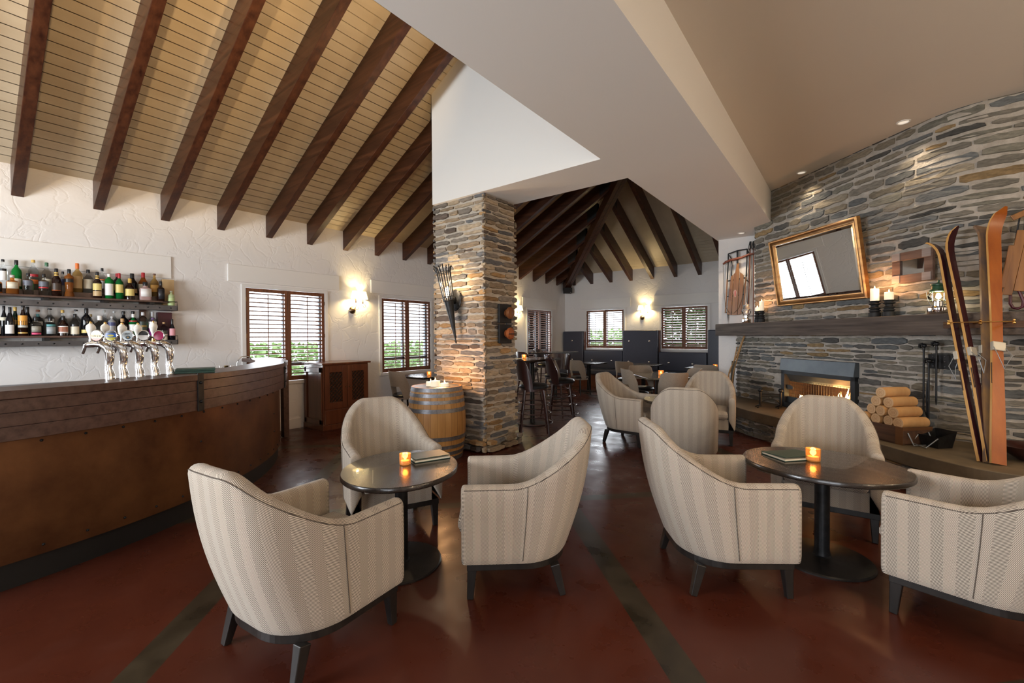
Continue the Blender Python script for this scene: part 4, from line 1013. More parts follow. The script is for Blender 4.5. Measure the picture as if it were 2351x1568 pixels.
def hightable(label, c, a, b, ped):
    r = thing('high_table', label, 'table', c, 0)
    m = MB(); m.span((-a, -b, 1.045), (a, b, 1.08)); build('tabletop', m, TABW, r, bevel=.004)
    for y in ped:
        m = MB(); m.lathe([(.05, .02), (.038, .05), (.038, 1.0), (.09, 1.04), (.09, 1.045)], 20, (0, y, 0)); p = build('post', m, IRON, r, smooth=40)
        m = MB(); m.lathe([(.25, 0), (.25, .012), (.06, .022)], 36, (0, y, 0)); build('base_plate', m, BLACKW, p, smooth=30)
hightable('dark rectangular high table behind the stone column', (-4.17, 5.72, 0), .30, .66, (-.42, .25))
hightable('second high table by the far left window', (-5.45, 8.75, 0), .3, .55, (0,))
tealight('small lit tealight on the high table beside the stone column', (-4.20, 5.79, 1.081), 1.0)
DG = 'taupe dining chairs'
d0 = seat_chair('dining_chair', 'taupe dining chair left of the square table, back to the camera', 'dining chair', (-3.00, 7.52, 0), R(129), DG, .46, .86, .60, CHAIRF, BLKL, CHAIRF)
for loc, rz, lab in [((-3.16, 8.20, 0), 38, 'taupe dining chair with black seat facing the camera across the square table'),
    ((-2.31, 7.24, 0), 219, 'taupe dining chair at the near right side of the square table'),
    ((-2.32, 8.05, 0), -52, 'taupe dining chair right of the square table, half hidden by a tub armchair'),
    ((-4.12, 9.72, 0), 178, 'taupe dining chair at the middle booth table, just above the nearer chair back'),
    ((-2.30, 9.45, 0), 180, 'taupe dining chair at the booth table next to the white partition wall'),
    ((-5.30, 9.65, 0), 165, 'taupe dining chair beside the dark bar stools, at the left booth table'),
    ((-6.20, 4.98, 0), 172, 'taupe dining chair under the window between the cabinet and the barrel')]: dup(d0, loc, R(rz), lab)
STTOP = mk('grey_veined_tabletop', (.085, .08, .06), .12, c2=(.22, .20, .15), scale=(7, 7, 7), detail=8)
DT_ = 'square dining tables'
ped_table('square dining table with pale streaked top in the middle of the far room', (-2.74, 7.84, 0), R(-51), .59, .38, .74, .03, (.22, .22), DT_, True, STTOP)
ped_table('dark dining table under the window beside the barrel', (-6.22, 5.62, 0), 0, .38, .52, .74, .035, (.2, .2), DT_, True)
ped_table('dark dining table in front of the left part of the booth', (-5.45, 10.40, 0), 0, .36, .36, .745, .03, (.2, .2), DT_, True)
ped_table('dark dining table in front of the middle of the booth', (-4.0, 10.45, 0), 0, .36, .36, .745, .03, (.2, .2), DT_, True)
ped_table('dark dining table in front of the right end of the booth', (-2.5, 10.2, 0), 0, .36, .36, .745, .03, (.2, .2), DT_, True)
tealight('lit tealight on the square dining table', (-2.66, 7.78, .741), 1.25)
tealight('lit tealight on the dining table under the window near the barrel', (-6.06, 5.42, .741), 1.1)
tealight('lit tealight at the right end of the booth, beside the white partition', (-2.26, 9.96, .746), 1.2)
book((-2.58, 8.12, .742), R(20), .2, .26, .015, 'green menu book on the square dining table')

# ------------------------------------------------------------------ booth
r = thing('booth_bench', 'long slate blue upholstered booth along the far wall', 'booth', (0, FY, 0))
def pad(name, x0, x1, z0, z1, y0, y1, btns, par):
    m = MB(); m.span((x0, y0, z0), (x1, y1, z1)); p = build(name, m, LEATH, par, bevel=.028); p.modifiers['edge'].segments = 4
    for bx_, bz in btns:
        m = MB(); m.sph((bx_, y0 - .003, bz), .028, 12, 8, sy=.5); build('button', m, BTN, p, smooth=True)
    return p
pad('tall_back_panel', WX + .02, -6.33, .50, 1.585, -.17, -.02, [(-6.70, 1.305), (-6.70, .735)], r)
pad('low_back_panel', -6.31, -5.10, .50, 1.03, -.17, -.02, [(-6.03, .73), (-5.42, .735)], r)
pad('tall_back_panel', -5.08, -4.09, .50, 1.59, -.19, -.02, [(-4.88, 1.295), (-4.31, 1.296), (-4.90, .727), (-4.32, .731)], r)
pad('low_back_panel', -4.07, -2.86, .50, 1.01, -.17, -.02, [(-3.80, .725), (-3.20, .711)], r)
pad('tall_back_panel', -2.84, -2.0, .50, 1.58, -.17, -.02, [(-2.55, 1.295)], r)
pad('seat_cushion', WX + .02, -2.0, .36, .49, -.68, -.14, [], r)
m = MB(); m.span((WX + .02, -.62, 0), (-2.0, -.05, .36)); build('bench_plinth', m, CABW, r)
for x in (-6.325, -4.083): m = MB(); m.span((x, -.12, .5), (x + .02, -.0, 1.58)); build('panel_side_board', m, CABW, r)

# ------------------------------------------------------------------ barrel with candles
r = thing('oak_barrel', 'oak wine barrel with grey hoops in front of the stone column', 'barrel', (-4.0, 3.70, 0)); H = .855
def br(z): return .30 + .048 * math.sin(PI * (z / H)) ** .9
zs = [H * i / 24 for i in range(25)]
m = MB(); n = 26
prof = [(br(z), z) for z in zs] + [(br(H) - .024, H), (br(H - .05) - .026, H - .09)]; m.lathe(prof, 78, caps=False); m.lathe([(br(H - .05) - .02, H - .092), (.001, H - .092)], 40, caps=False)
build('staves', m, OAK, r, smooth=35)
m = MB()
for k in range(n): t = 2 * PI * k / n; m.tube([((br(z) + .0004) * math.cos(t), (br(z) + .0004) * math.sin(t), z) for z in zs], .0011, 4)
s_ = build('stave_joint', m, mk('stave_gap', (.09, .035, .012), .8), r); s_['kind'] = 'stuff'
for z, w in ((H - .024, .046), (H - .088, .040), (H - .165, .040), (H - .265, .046), (.265, .046), (.165, .040), (.09, .04), (.024, .046)):
    m = MB(); m.lathe([(br(z - w / 2) + .0015, z - w / 2), (br(z - w / 2) + .005, z - w / 2), (br(z + w / 2) + .005, z + w / 2), (br(z + w / 2) + .0015, z + w / 2)], 64); build('hoop', m, HOOP, r, smooth=40)
CG = 'melting pillar candles on the barrel'
for i, (dx, dy, h, rd, lab) in enumerate([(-.075, -.05, .135, .055, 'left melting pillar candle on the barrel'), (.03, -.07, .155, .056, 'tallest melting pillar candle in the middle on the barrel'), (.115, .0, .125, .05, 'right melting pillar candle on the barrel')]):
    c = thing('pillar_candle', lab, 'candle', (-4.0 + dx + .02, 3.70 + dy, H - .0915), 0, CG); m = MB()
    m.lathe([(rd * 1.15, 0), (rd * 1.02, .012), (rd, h), (rd * .92, h + .004), (rd * .7, h - .008), (.001, h - .012)], 20); build('wax', m, WAX, c, smooth=40)
    m = MB(); m.lathe([(.001, h - .01), (.008, h + .008), (.005, h + .022), (.0004, h + .04)], 8); build('flame', m, FLAME, c, smooth=True)
plight('barrel_candle_glow', (-3.97, 3.72, H + .16), 13, (1, .5, .2), .04)

# torch sconce on the column
r = thing('torch_sconce', 'black iron torch lamp on the front face of the stone column', 'wall lamp', (-4.08, CY0 - .03, 1.92))
m = MB(); mm = Matrix.Rotation(R(90), 3, 'X'); m.lathe([(.135, 0), (.14, .008), (.115, .016), (.05, .02), (.045, .05), (.03, .06), (.001, .06)], 28, (.01, .0, 0), sx=.72, m=mm); bp_ = build('back_plate', m, IRON, r, smooth=35)
m = MB()
for k in range(14): t = 2 * PI * k / 14; m.sph((.01 + .124 * .72 * math.cos(t), -.014, .124 * math.sin(t)), .007, 8, 6)
build('plate_stud', m, STEEL, bp_, smooth=True)
TA = Vector((-.005, -.21, .40)); TB = Vector((.085, -.075, -.54)); ax = (TA - TB).normalized(); jn = TB + (TA - TB) * .56
m = MB(); m.tube([(.01, -.04, 0), (.01, -.09, .01), tuple(jn)], .022, 10); build('arm', m, IRON, r, smooth=50)
m = MB(); m.tube([tuple(TB - ax * .02), tuple(TB), tuple(TB + ax * .02), tuple(jn)], [.004, .012, .008, .062], 20); build('cone', m, IRON, r, smooth=50)
m = MB(); x_ = ax.orthogonal().normalized(); y_ = ax.cross(x_); topc = jn + ax * .36
def rg(c, rad, th): m.tube([tuple(c + (x_ * math.cos(2 * PI * j / 24) + y_ * math.sin(2 * PI * j / 24)) * rad) for j in range(24)], th, 6, close=True)
rg(jn, .064, .008); rg(jn + ax * .05, .066, .006); rg(topc, .088, .007); build('cage_ring', m, IRON, r, smooth=50)
for j in range(16):
    t = 2 * PI * j / 16; d = x_ * math.cos(t) + y_ * math.sin(t); ex = .05 + .03 * ((j * 7) % 5) / 4
    m = MB(); m.tube([tuple(jn + d * .062), tuple(topc + d * .086), tuple(topc + ax * ex + d * (.098 + .008 * (j % 3))), tuple(topc + ax * (ex + .012) + d * (.112 + .008 * (j % 2)))], [.0065, .0065, .007, .009], 6); build('cage_rod', m, IRON, r)
m = MB(); c = jn + ax * .10; m.lathe([(.012, -.06), (.016, -.03), (.03, .02), (.027, .05), (.012, .075), (.001, .08)], 16, tuple(c)); build('bulb', m, mk('torch_bulb', (1, .9, .8), .5, emit=(1, .84, .62), es=28), r, smooth=True)
pc = Vector((-4.08, CY0 - .03, 1.92)) + c + ax * .12
plight('torch_glow', tuple(pc), 16, (1, .72, .42), .03)

# pulley plaques on the column side
for k, (z, mat_, lab) in enumerate([(1.745, TURN, 'upper square black plaque with a turned brown wooden knob on the column'), (1.48, TURNR, 'lower square black plaque with a turned orange wooden knob on the column')]):
    r = thing('wall_plaque', lab, 'wall ornament', (CX1 + .012, 4.51, z), 0, 'plaques with turned knobs')
    m = MB(); m.span((0, -.128, -.122), (.026, .128, .122)); build('plate', m, BLK, r, bevel=.006)
    m = MB(); mm = Matrix.Rotation(R(90), 3, 'Y'); m.lathe([(.05, .02), (.05, .035), (.03, .045), (.03, .07), (.075, .075), (.078, .095), (.06, .108), (.03, .105), (.018, .112), (.001, .112)], 26, (0, .015, .005), m=mm); build('turned_knob', m, mat_, r, smooth=40)
    if k: m = MB(); m.tube([(.115, -.05, .0), (.115, .09, .0)], .006, 8); m.tube([(.10, -.04, 0), (.11, -.045, -.1), (.11, -.04, -.19)], .0015, 5); build('spindle', m, BLK, r)

# wall sconces
def sconce(loc, rz, label):
    r = thing('wall_sconce', label, 'wall lamp', loc, rz, 'two-shade wall sconces')     # local -y out of the wall
    m = MB(); mm = Matrix.Rotation(R(90), 3, 'X'); m.lathe([(.062, 0), (.066, .006), (.055, .02), (.03, .045), (.001, .055)], 22, (0, 0, 0), m=mm); build('back_plate', m, BRONZE, r, smooth=50)
    for s in (0, 1):
        x = .0 if s == 0 else .175; y = -.11 if s == 0 else -.06
        m = MB(); pts = [(0, -.03, -.01), (.02 if s else .0, -.07, .0), (x * .45, y, .02), (x * .55, y, .08), (x * .75, y, .12), (x, y, .125)] if s else [(0, -.04, 0), (.008, -.08, .03), (.004, y, .07), (0, y, .10), (0, y, .13)]
        m.tube(pts, .005, 8)
        if s: m.tube([(x, y, .125), (x + .04, y, .11), (x + .055, y, .075), (x + .035, y, .05), (x + .012, y, .06), (x + .015, y, .078)], .004, 8)
        build('scroll_arm', m, BRONZE, r, smooth=60)
        m = MB(); m.lathe([(.006, .12), (.014, .135), (.012, .16), (.010, .165), (.010, .20)], 12, (x, y, 0)); build('candle_cup', m, BRONZE, r, smooth=50)
        m = MB(); m.lathe([(.088, .205), (.058, .335)], 28, (x, y, 0), caps=False); m.lathe([(.086, .206), (.0565, .334)], 28, (x, y, 0), caps=False); build('lamp_shade', m, SHADE, r, smooth=60)
    for x, y in ((0, -.11), (.175, -.06)):
        wp = Matrix.Rotation(rz, 3, 'Z') @ Vector((x, y, .25)); plight('sconce_glow', (loc[0] + wp.x, loc[1] + wp.y, loc[2] + wp.z), 14, (1, .74, .36), .03)
    return r
sconce((WX + .012, 4.50, 1.93), PI / 2, 'two-shade bronze wall sconce between the two left windows')
sconce((WX + .012, 9.25, 1.93), PI / 2, 'two-shade wall sconce half hidden right of the stone column')
r = sconce((-4.575, FY - .012, 1.94), 0, 'two-shade bronze wall sconce above the tall booth panel on the far wall')
# ------------------------------------------------------------------ mantel, mirrors, fire
def loc2(x, y): p = Vector((x, y, 0)) - REF; return (p.dot(DT), p.dot(DN))
def DL(s, n): p = REF + DT * s + DN * n; return (p.x, p.y)
poly = [(-1.027, -.30), loc2(.726, 5.87), loc2(2.2, 5.87), loc2(2.2, 6.25), (SB - .28, -.04), (SB - .6, .0), (-1.027, .02)]
m = MB(); m.prism(poly, 1.435, 1.643)
tag(build('mantel_beam', m, MANT, None, loc=(REF.x, REF.y, 0), rot=(0, 0, -PI / 4), bevel=.008), 'long weathered grey brown timber mantel beam above the fireplace', 'mantelpiece')
def frame_loops(m, w, h, prof):       # prof: (inset, y) from outside to inside; rectangle in xz centred on origin
    L = []
    for d, y in prof: L += [(-w / 2 + d, y, -h / 2 + d), (w / 2 - d, y, -h / 2 + d), (w / 2 - d, y, h / 2 - d), (-w / 2 + d, y, h / 2 - d)]
    fs = []
    for i in range(len(prof) - 1):
        for j in range(4): fs.append([i * 4 + j, i * 4 + (j + 1) % 4, (i + 1) * 4 + (j + 1) % 4, (i + 1) * 4 + j])
    m.add(L, fs)
MW, MH = 1.475, .985
r = thing('wall_mirror', 'large mirror in a gilt frame leaning forward on the stone wall', 'mirror', DP(.972, .055, 1.878)); r.rotation_euler = (R(9), 0, -PI / 4)
up = Matrix.Translation((0, 0, MH / 2))
m = MB(); frame_loops(m, MW, MH, [(0, .03), (0, -.02), (.012, -.032), (.022, -.030), (.03, -.018), (.058, -.006), (.066, -.012), (.078, -.010), (.082, .0), (.082, .03)]); f = build('gilt_frame', m, GILT, r, smooth=35, loc=(0, 0, MH / 2))
m = MB(); d = .080; e = .112; m.add([(-MW / 2 + e, .004, -MH / 2 + e), (MW / 2 - e, .004, -MH / 2 + e), (MW / 2 - e, .004, MH / 2 - e), (-MW / 2 + e, .004, MH / 2 - e)], [[0, 1, 2, 3]])
frame_loops(m, MW, MH, [(d, .0085), (e, .004)]); build('mirror_glass', m, MIRR, r, loc=(0, 0, MH / 2))
m = MB(); m.span((-MW / 2 + .04, .012, .04), (MW / 2 - .04, .03, MH - .04)); build('back_board', m, BLK, r)
r = thing('small_mirror', 'small mirror in a rough recycled wood frame above the lit candles', 'mirror', DP(2.215, .04, 2.175), -PI / 4); fw_, fh_ = .43, .335
m = MB(); m.span((-.13, -.012, -.085), (.13, -.008, .085)); build('mirror_glass', m, MIRR, r)
RW = wood('barn_wood', (.085, .045, .032), (.20, .13, .10), 0, .8, 1, bump=.4); RWG = wood('barn_wood_grey', (.20, .17, .16), (.36, .31, .29), 0, .8, 1, bump=.4)
for a, c in (((-fw_ / 2 + .09, -.035, .08), (fw_ / 2 - .08, 0, fh_ / 2)), ((-fw_ / 2 + .09, -.035, -fh_ / 2), (fw_ / 2 - .08, 0, -.08)), ((-fw_ / 2, -.03, -.08), (-fw_ / 2 + .09, 0, .08)), ((fw_ / 2 - .085, -.035, -fh_ / 2), (fw_ / 2, 0, fh_ / 2))): m = MB(); m.span(a, c); build('frame_board', m, RW, r, bevel=.004)
for sx, sz in ((-1, 1), (-1, -1), (.95, 1), (.95, -1)): m = MB(); m.box((sx * (fw_ / 2 - .05), -.032, sz * (fh_ / 2 - .045)), (.09, .02, .085)); build('corner_block', m, RWG, r, bevel=.004)

def holder(s, label, hh, cand):
    x, y, _ = DP(s, .15); r = thing('candle_holder', label[0], 'candle holder', (x, y, 1.6435), 0, 'turned black candle holders'); k = hh / .187; w = .057 * (1 if hh > .186 else .8)
    m = MB(); pr = [(.95, 0), (1, .004), (1, .052), (.8, .058), (.78, .062), (1, .070), (1, .078), (.72, .086), (.72, .09), (1, .10), (.95, .108), (.62, .118), (.60, .135), (1, .150), (.98, .156), (.68, .164), (.68, .172), (.98, .180), (1, .187)]
    m.lathe([(p[0] * w, p[1] * k) for p in pr], 28); build('turned_body', m, BLK, r, smooth=35)
    c = thing('pillar_candle', label[1], 'candle', (x, y, 1.6436 + hh), 0, 'lit pillar candles on the mantel'); rr = w * .74
    m = MB(); m.lathe([(rr, 0), (rr, cand), (rr * .93, cand + .006), (rr * .75, cand - .004), (.001, cand - .012)], 20); build('wax', m, WAX, c, smooth=40)
    m = MB(); m.lathe([(.001, cand - .01), (.008, cand + .006), (.005, cand + .022), (.0004, cand + .038)], 8); build('flame', m, FLAME, c, smooth=True)
    plight('candle_glow', (x - .02, y - .02, 1.6436 + hh + cand + .03), 3.2 if hh > .186 else 2.2, (1, .48, .2), .02)
holder(-.113, ('left black turned candle holder at the left end of the mantel, beside the chrome lantern', 'short lit candle beside the chrome lantern on the mantel'), .185, .05)
holder(-.015, ('right black turned candle holder at the left end of the mantel', 'taller lit candle at the left end of the mantel, below the gilt mirror'), .185, .14)
holder(1.871, ('black turned candle holder just right of the gilt mirror', 'tall lit pillar candle just right of the gilt mirror'), .187, .135)
holder(2.04, ('black turned candle holder between the tall candle and the green lantern', 'short lit pillar candle under the small wooden mirror'), .187, .08)
def lantern(s, label, hood, base, lit, k=1.0):
    x, y, _ = DP(s, .16); r = thing('pressure_lantern', label, 'lantern', (x, y, 1.6435))
    m = MB(); m.lathe([(.082 * k, 0), (.084 * k, .004), (.084 * k, .062), (.07 * k, .075), (.036 * k, .082), (.036 * k, .125)], 28); build('fuel_tank', m, base, r, smooth=40)
    m = MB(); m.lathe([(.075 * k, .125), (.078 * k, .13), (.06 * k, .134)], 28); build('burner_plate', m, base, r)
    m = MB(); m.lathe([(.058 * k, .132), (.080 * k, .165), (.082 * k, .19), (.066 * k, .228)], 28, caps=False); build('glass_globe', m, GLASSP, r, smooth=60)
    m = MB(); m.lathe([(.076 * k, .226), (.076 * k, .232), (.058 * k, .25), (.052 * k, .285), (.062 * k, .29), (.062 * k, .30), (.02 * k, .312), (.008, .318), (.010, .335), (.001, .345)], 28); build('hood', m, hood, r, smooth=35)
    m = MB()
    for t in range(4): a = PI / 4 + t * PI / 2; m.tube([(.066 * k * math.cos(a), .066 * k * math.sin(a), .13), (.066 * k * math.cos(a), .066 * k * math.sin(a), .23)], .0025, 6)
    build('guard_wire', m, CHROME, r)
    m = MB(); m.tube([(.08 * k * math.cos(t) * 1.08, 0 + .02, .23 - .17 * math.sin(t)) for t in [PI * i / 12 for i in range(13)]], .0025, 6); build('bail_handle', m, GREYM, r)
    m = MB(); m.sph((-.03, -.082 * k, .07), .012, 10, 8); build('filler_cap', m, BRASS, r, smooth=True)
    m = MB(); m.sph((0, 0, .18), .02, 12, 8, sz=1.5); build('mantle_bulb', m, mk('lantern_mantle', (1, .9, .6), .5, emit=(1, .82, .42), es=26) if lit else CERAM, r, smooth=True)
    if lit: plight('lantern_glow', (x, y, 1.6435 + .2), 4, (1, .78, .42), .03)
lantern(2.555, 'lit pressure lantern with green hood and chrome tank on the mantel', GREENM, CHROME, True)
lantern(-.366, 'unlit chrome pressure lantern at the left end of the mantel, below the sled', GREYM, CHROME, False, .8)

# fireplace insert (local x along the wall, -y to the room)
r = thing('fireplace_insert', 'grey steel wood burning fireplace insert with a lit fire', 'fireplace', DP(.91, .0, .37), -PI / 4); hw = .62
m = MB(); m.add([(-hw - .005, -.085, .545), (hw + .005, -.085, .545), (hw + .005, -.060, .725), (-hw - .005, -.060, .725), (-hw - .005, .0, .545), (hw + .005, .0, .545), (hw + .005, .0, .725), (-hw - .005, 0, .725)], [[0, 1, 2, 3], [7, 6, 5, 4], [0, 4, 5, 1], [2, 6, 7, 3], [1, 5, 6, 2], [3, 7, 4, 0]])
build('hood_panel', m, FIREM, r, bevel=.004)
m = MB(); FS = mk('fire_frame_dark', (.035, .038, .042), .45, metal=.5)
for a, c in (((-hw, -.06, .0), (-hw + .065, .02, .55)), ((hw - .065, -.06, .0), (hw, .02, .55)), ((-hw, -.06, .49), (hw, .02, .548)), ((-hw, -.06, .0), (hw, .02, .07))): m.span(a, c)
build('surround_frame', m, FS, r, bevel=.003)
m = MB()
for a, c in (((-hw + .02, .40, 0), (hw - .02, .42, .6)), ((-hw + .02, 0, 0), (-hw + .04, .42, .6)), ((hw - .04, 0, 0), (hw - .02, .42, .6)), ((-hw + .02, 0, -.0), (hw - .02, .42, .05)), ((-hw + .02, 0, .56), (hw - .02, .42, .6))): m.span(a, c)
build('firebox', m, FIREIN, r)
m = MB(); m.bar((-hw + .05, -.0, .49), (-hw + .05, .12, .38), .006, .006); m.add([(-hw + .045, -.03, .49), (hw - .045, -.03, .49), (hw - .045, .06, .375), (-hw + .045, .06, .375)], [[0, 1, 2, 3]]); build('smoke_baffle', m, FIREM, r)
m = MB()
for k in range(26): x = -hw + .07 + (2 * hw - .14) * k / 25; m.bar((x, .03, .08), (x, .03, .40), .003, .003)
for k in range(7): m.bar((-hw + .07, .03, .10 + k * .05), (hw - .07, .03, .10 + k * .05), .003, .003)
build('spark_mesh', m, BLK, r)
m = MB(); m.span((-hw + .07, -.01, .07), (hw - .07, .015, .155)); build('ash_lip', m, FIREM, r)
for i in range(7):
    x = -.42 + i * .14 + random.uniform(-.03, .03); m = MB(); m.tube([(x - .16, .16 + .04 * (i % 3), .09 + .03 * (i % 2)), (x + .15, .22 - .03 * (i % 3), .10 + .05 * ((i + 1) % 2))], .04, 10); build('burning_log', m, BURN, r, smooth=50)
rf = random.Random(5)
for i in range(22):
    u = i / 21; x = -.50 + 1.0 * u + rf.uniform(-.02, .02); h = (.06 + .20 * sstep(.25, 1, u)) * rf.uniform(.5, 1.1); w = rf.uniform(.018, .04); y = .12 + rf.uniform(-.05, .06); pts = []; rs = []
    for k in range(7): t = k / 6; pts.append((x + .03 * math.sin(3 * t + i) * t, y, .12 + h * t)); rs.append(w * (1 - t) ** .8 * (.6 + 1.2 * t * (1 - t) * 1.6) + .001)
    m = MB(); m.tube(pts, rs, 8); build('flame', m, FIREY if i % 3 else FIREF, r, smooth=True)
o = plight('fire_glow', DP(1.05, -.12, .62), 26, (1, .42, .12), .12)

# andiron stand
r = thing('log_rest', 'black iron log rest with ball finials on the hearth left of the fire', 'log rest', (-1.06, 7.40, .37), math.atan2(.10, .23))
for x in (0, .27):
    m = MB(); m.tube([(x, 0, .02), (x, 0, .235)], .017, 10); m.tube([(x - .05, -.06, .008), (x - .02, -.02, .03), (x, 0, .05), (x - .02, .03, .03), (x - .04, .08, .008)], .010, 8); p = build('post', m, IRON, r, smooth=50)
    m = MB(); m.sph((x, 0, .26), .033, 14, 10); build('ball_finial', m, IRON, p, smooth=True)
m = MB(); m.tube([(0, 0, .205), (.27, 0, .205)], .009, 8); m.tube([(0, 0, .175), (.27, 0, .175)], .009, 8); m.tube([(.135 + .12 * math.cos(PI * i / 10), 0, .06 + .07 * math.sin(PI * i / 10)) for i in range(11)], .007, 8)
m.tube([(.135 + .022 * math.cos(2 * PI * i / 14), 0, .152 + .022 * math.sin(2 * PI * i / 14)) for i in range(14)], .005, 6, close=True); build('scroll_rail', m, IRON, r, smooth=50)

# crate with logs
r = thing('log_crate', 'old low wooden crate holding firewood on the hearth', 'crate', (.400, 5.675, .37), -PI / 4); cl, cd, chh = .82, .33, .17
for a, c, nm in (((-cl, 0, .0), (0, .018, chh), 'side_board'), ((-cl, cd - .018, 0), (0, cd, chh), 'side_board'), ((-cl, .018, 0), (-cl + .018, cd - .018, chh), 'end_board'), ((-.018, .018, 0), (0, cd - .018, chh), 'end_board'), ((-cl, 0, 0), (0, cd, .015), 'bottom_board')): m = MB(); m.span(a, c); build(nm, m, CRATE, r, bevel=.002)
m = MB(); m.span((-.07, -.003, .0), (.003, .0, chh)); m.span((0, -.003, chh - .03), (.003, cd, chh)); build('corner_strap', m, mk('rusty_strap', (.16, .07, .025), .6, metal=.4), r)
m = MB(); m.tube([(.006, .05, .12), (.06, .055, .01), (.06, .275, .01), (.006, .28, .12)], .006, 6); build('bail_handle', m, GREYM, r)
LGN = ['bottom', 'second', 'third', 'top']; lg0 = None
for row in range(4):
    for k in range(4 - row):
        x = -.062 - .06 * row - .122 * k; z = .37 + .205 + .092 * row; rad = .0525 - .002 * ((row + k) % 3)
        p = r.matrix_basis
        w = Matrix.Rotation(-PI / 4, 3, 'Z') @ Vector((x, .02 + .012 * ((k * 5 + row) % 3), 0)); loc = (.400 + w.x, 5.675 + w.y, z)
        pos = 'only log' if row == 3 else ['rightmost log', 'log next to the rightmost', 'third log from the right', 'leftmost log'][k] if row < 2 or k == 0 else 'left log'
        if row == 1 and k == 2: pos = 'leftmost log'
        lab = 'pale peeled firewood, %s of the %s row in the crate pile' % (pos, LGN[row])
        if lg0 is None:
            lg0 = thing('firewood_log', lab, 'firewood', loc, -PI / 4, 'firewood in the crate')
            m = MB(); m.tube([(0, 0, 0), (.003, .14, .002), (0, .30, 0)], [rad, rad * 1.02, rad * .97], 18); build('bark_body', m, LOGS, lg0, smooth=50)
            mm = Matrix.Rotation(R(90), 3, 'X'); m = MB()
            m.lathe([(rad * .995, .0005), (rad * .97, .002), (rad * .55, .0025), (.001, .0025)], 18, (0, 0, 0), m=mm); ee = build('end_grain', m, LOGE, lg0)
            m = MB(); m.lathe([(rad * .62, .003), (rad * .57, .003)], 20, m=mm, caps=False); m.lathe([(rad * .3, .003), (rad * .25, .003)], 20, m=mm, caps=False); m.lathe([(rad * .09, .003), (.0001, .003)], 12, m=mm, caps=False); build('growth_ring', m, mk('growth_ring', (.40, .20, .085), .8), ee)
            lgt = lg0
        else: q = dup(lg0, loc, -PI / 4 + R(((k * 37 + row * 17) % 9) - 4), lab)
# extra support logs hidden in the crate carry the pile
for k in range(5):
    w = Matrix.Rotation(-PI / 4, 3, 'Z') @ Vector((-.10 - .15 * k, .022, 0)); dup(lg0, (.400 + w.x, 5.675 + w.y, .37 + .105), -PI / 4, 'firewood in the lowest layer sunk inside the crate, mostly hidden')

# fire tools
r = thing('fire_tool_rack', 'studded black iron rack plate on the stone below the mantel', 'tool rack', DP(2.52, .0, 1.165), -PI / 4)
m = MB(); P = [(-.14, -.075)] + [(.08 + .085 * math.cos(t), .075 * math.sin(t)) for t in [-PI / 2 + PI * i / 10 for i in range(11)]] + [(-.14, .075)]
m.slab(P, -.02, lambda u, v, w: (u, -.042 + w, v)); pl_ = build('rack_plate', m, IRON, r, bevel=.003)
m = MB(); m.span((-.13, -.07, .06), (.05, -.06, .075)); m.span((-.06, -.068, -.075), (-.045, -.06, .06)); m.span((.05, -.068, -.075), (.065, -.06, .065)); build('rack_band', m, BLK, r)
m = MB()
for x, z in ((-.09, .05), (-.09, .0), (-.09, -.05), (.02, .05), (.02, 0), (.02, -.05), (.12, .0)): m.sph((x, -.063, z), .008, 8, 6)
build('stud', m, STEEL, pl_, smooth=True)
def tool(s, z0, z1, label, end):
    x, y, _ = DP(s, .095); t = thing('fire_tool', label, 'fire tool', (x, y, z0), -PI / 4, 'black iron fire tools')
    m = MB(); m.tube([(0, 0, .05), (0, 0, z1 - z0 - .06)], .0085, 8); build('shaft', m, IRON, t, smooth=50)
    H_ = z1 - z0; m = MB(); m.tube([(.0, 0, H_ - .08), (.0, 0, H_ - .02), (-.012, -.01, H_), (-.03, -.012, H_ - .01), (-.034, -.01, H_ - .035), (-.018, -.01, H_ - .04)], [.010, .012, .014, .013, .012, .010], 10); m.sph((.012, -.01, H_ - .02), .022, 12, 8); build('scroll_handle', m, IRON, t, smooth=50)
    if end == 'shovel': m = MB(); m.tube([(0, 0, .25), (0, -.005, .19), (0, -.02, .0)], [.012, .04, .062], 12); m.box((0, -.0, .08), (.11, .012, .15)); build('shovel_blade', m, IRON, t, smooth=50)
    elif end == 'poker': m = MB(); m.tube([(0, 0, .06), (0, 0, 0)], [.010, .003], 8); build('poker_tip', m, IRON, t, smooth=50)
    elif end == 'tongs': m = MB(); m.tube([(-.012, 0, .5), (-.022, 0, .3), (-.006, 0, .02)], .007, 8); build('tong_arm', m, IRON, t, smooth=50)
tool(2.365, .40, 1.345, 'black iron fire shovel hanging left on the rack, blade behind the crate', 'shovel')
tool(2.415, .46, 1.19, 'black iron tongs hanging between shovel and poker', 'tongs')
tool(2.487, .72, 1.366, 'black iron poker hanging in the middle of the rack', 'poker')
r = thing('ash_pan', 'dark iron pan with wire handle standing at the right end of the log crate', 'pan', (.655, 5.80, .37), -PI / 4)
m = MB(); m.add([(-.07, -.08, .0), (.07, -.08, 0), (.07, .08, 0), (-.07, .08, 0), (-.095, -.10, .11), (.095, -.10, .11), (.095, .10, .16), (-.095, .10, .16)], [[3, 2, 1, 0], [0, 1, 5, 4], [1, 2, 6, 5], [2, 3, 7, 6], [3, 0, 4, 7]]); build('pan_body', m, IRON, r, fix=False)
m = MB(); m.tube([(-.09, -.10, .10), (-.10, -.16, .02), (.05, -.18, .01), (.09, -.10, .10)], .005, 6); build('wire_handle', m, GREYM, r)

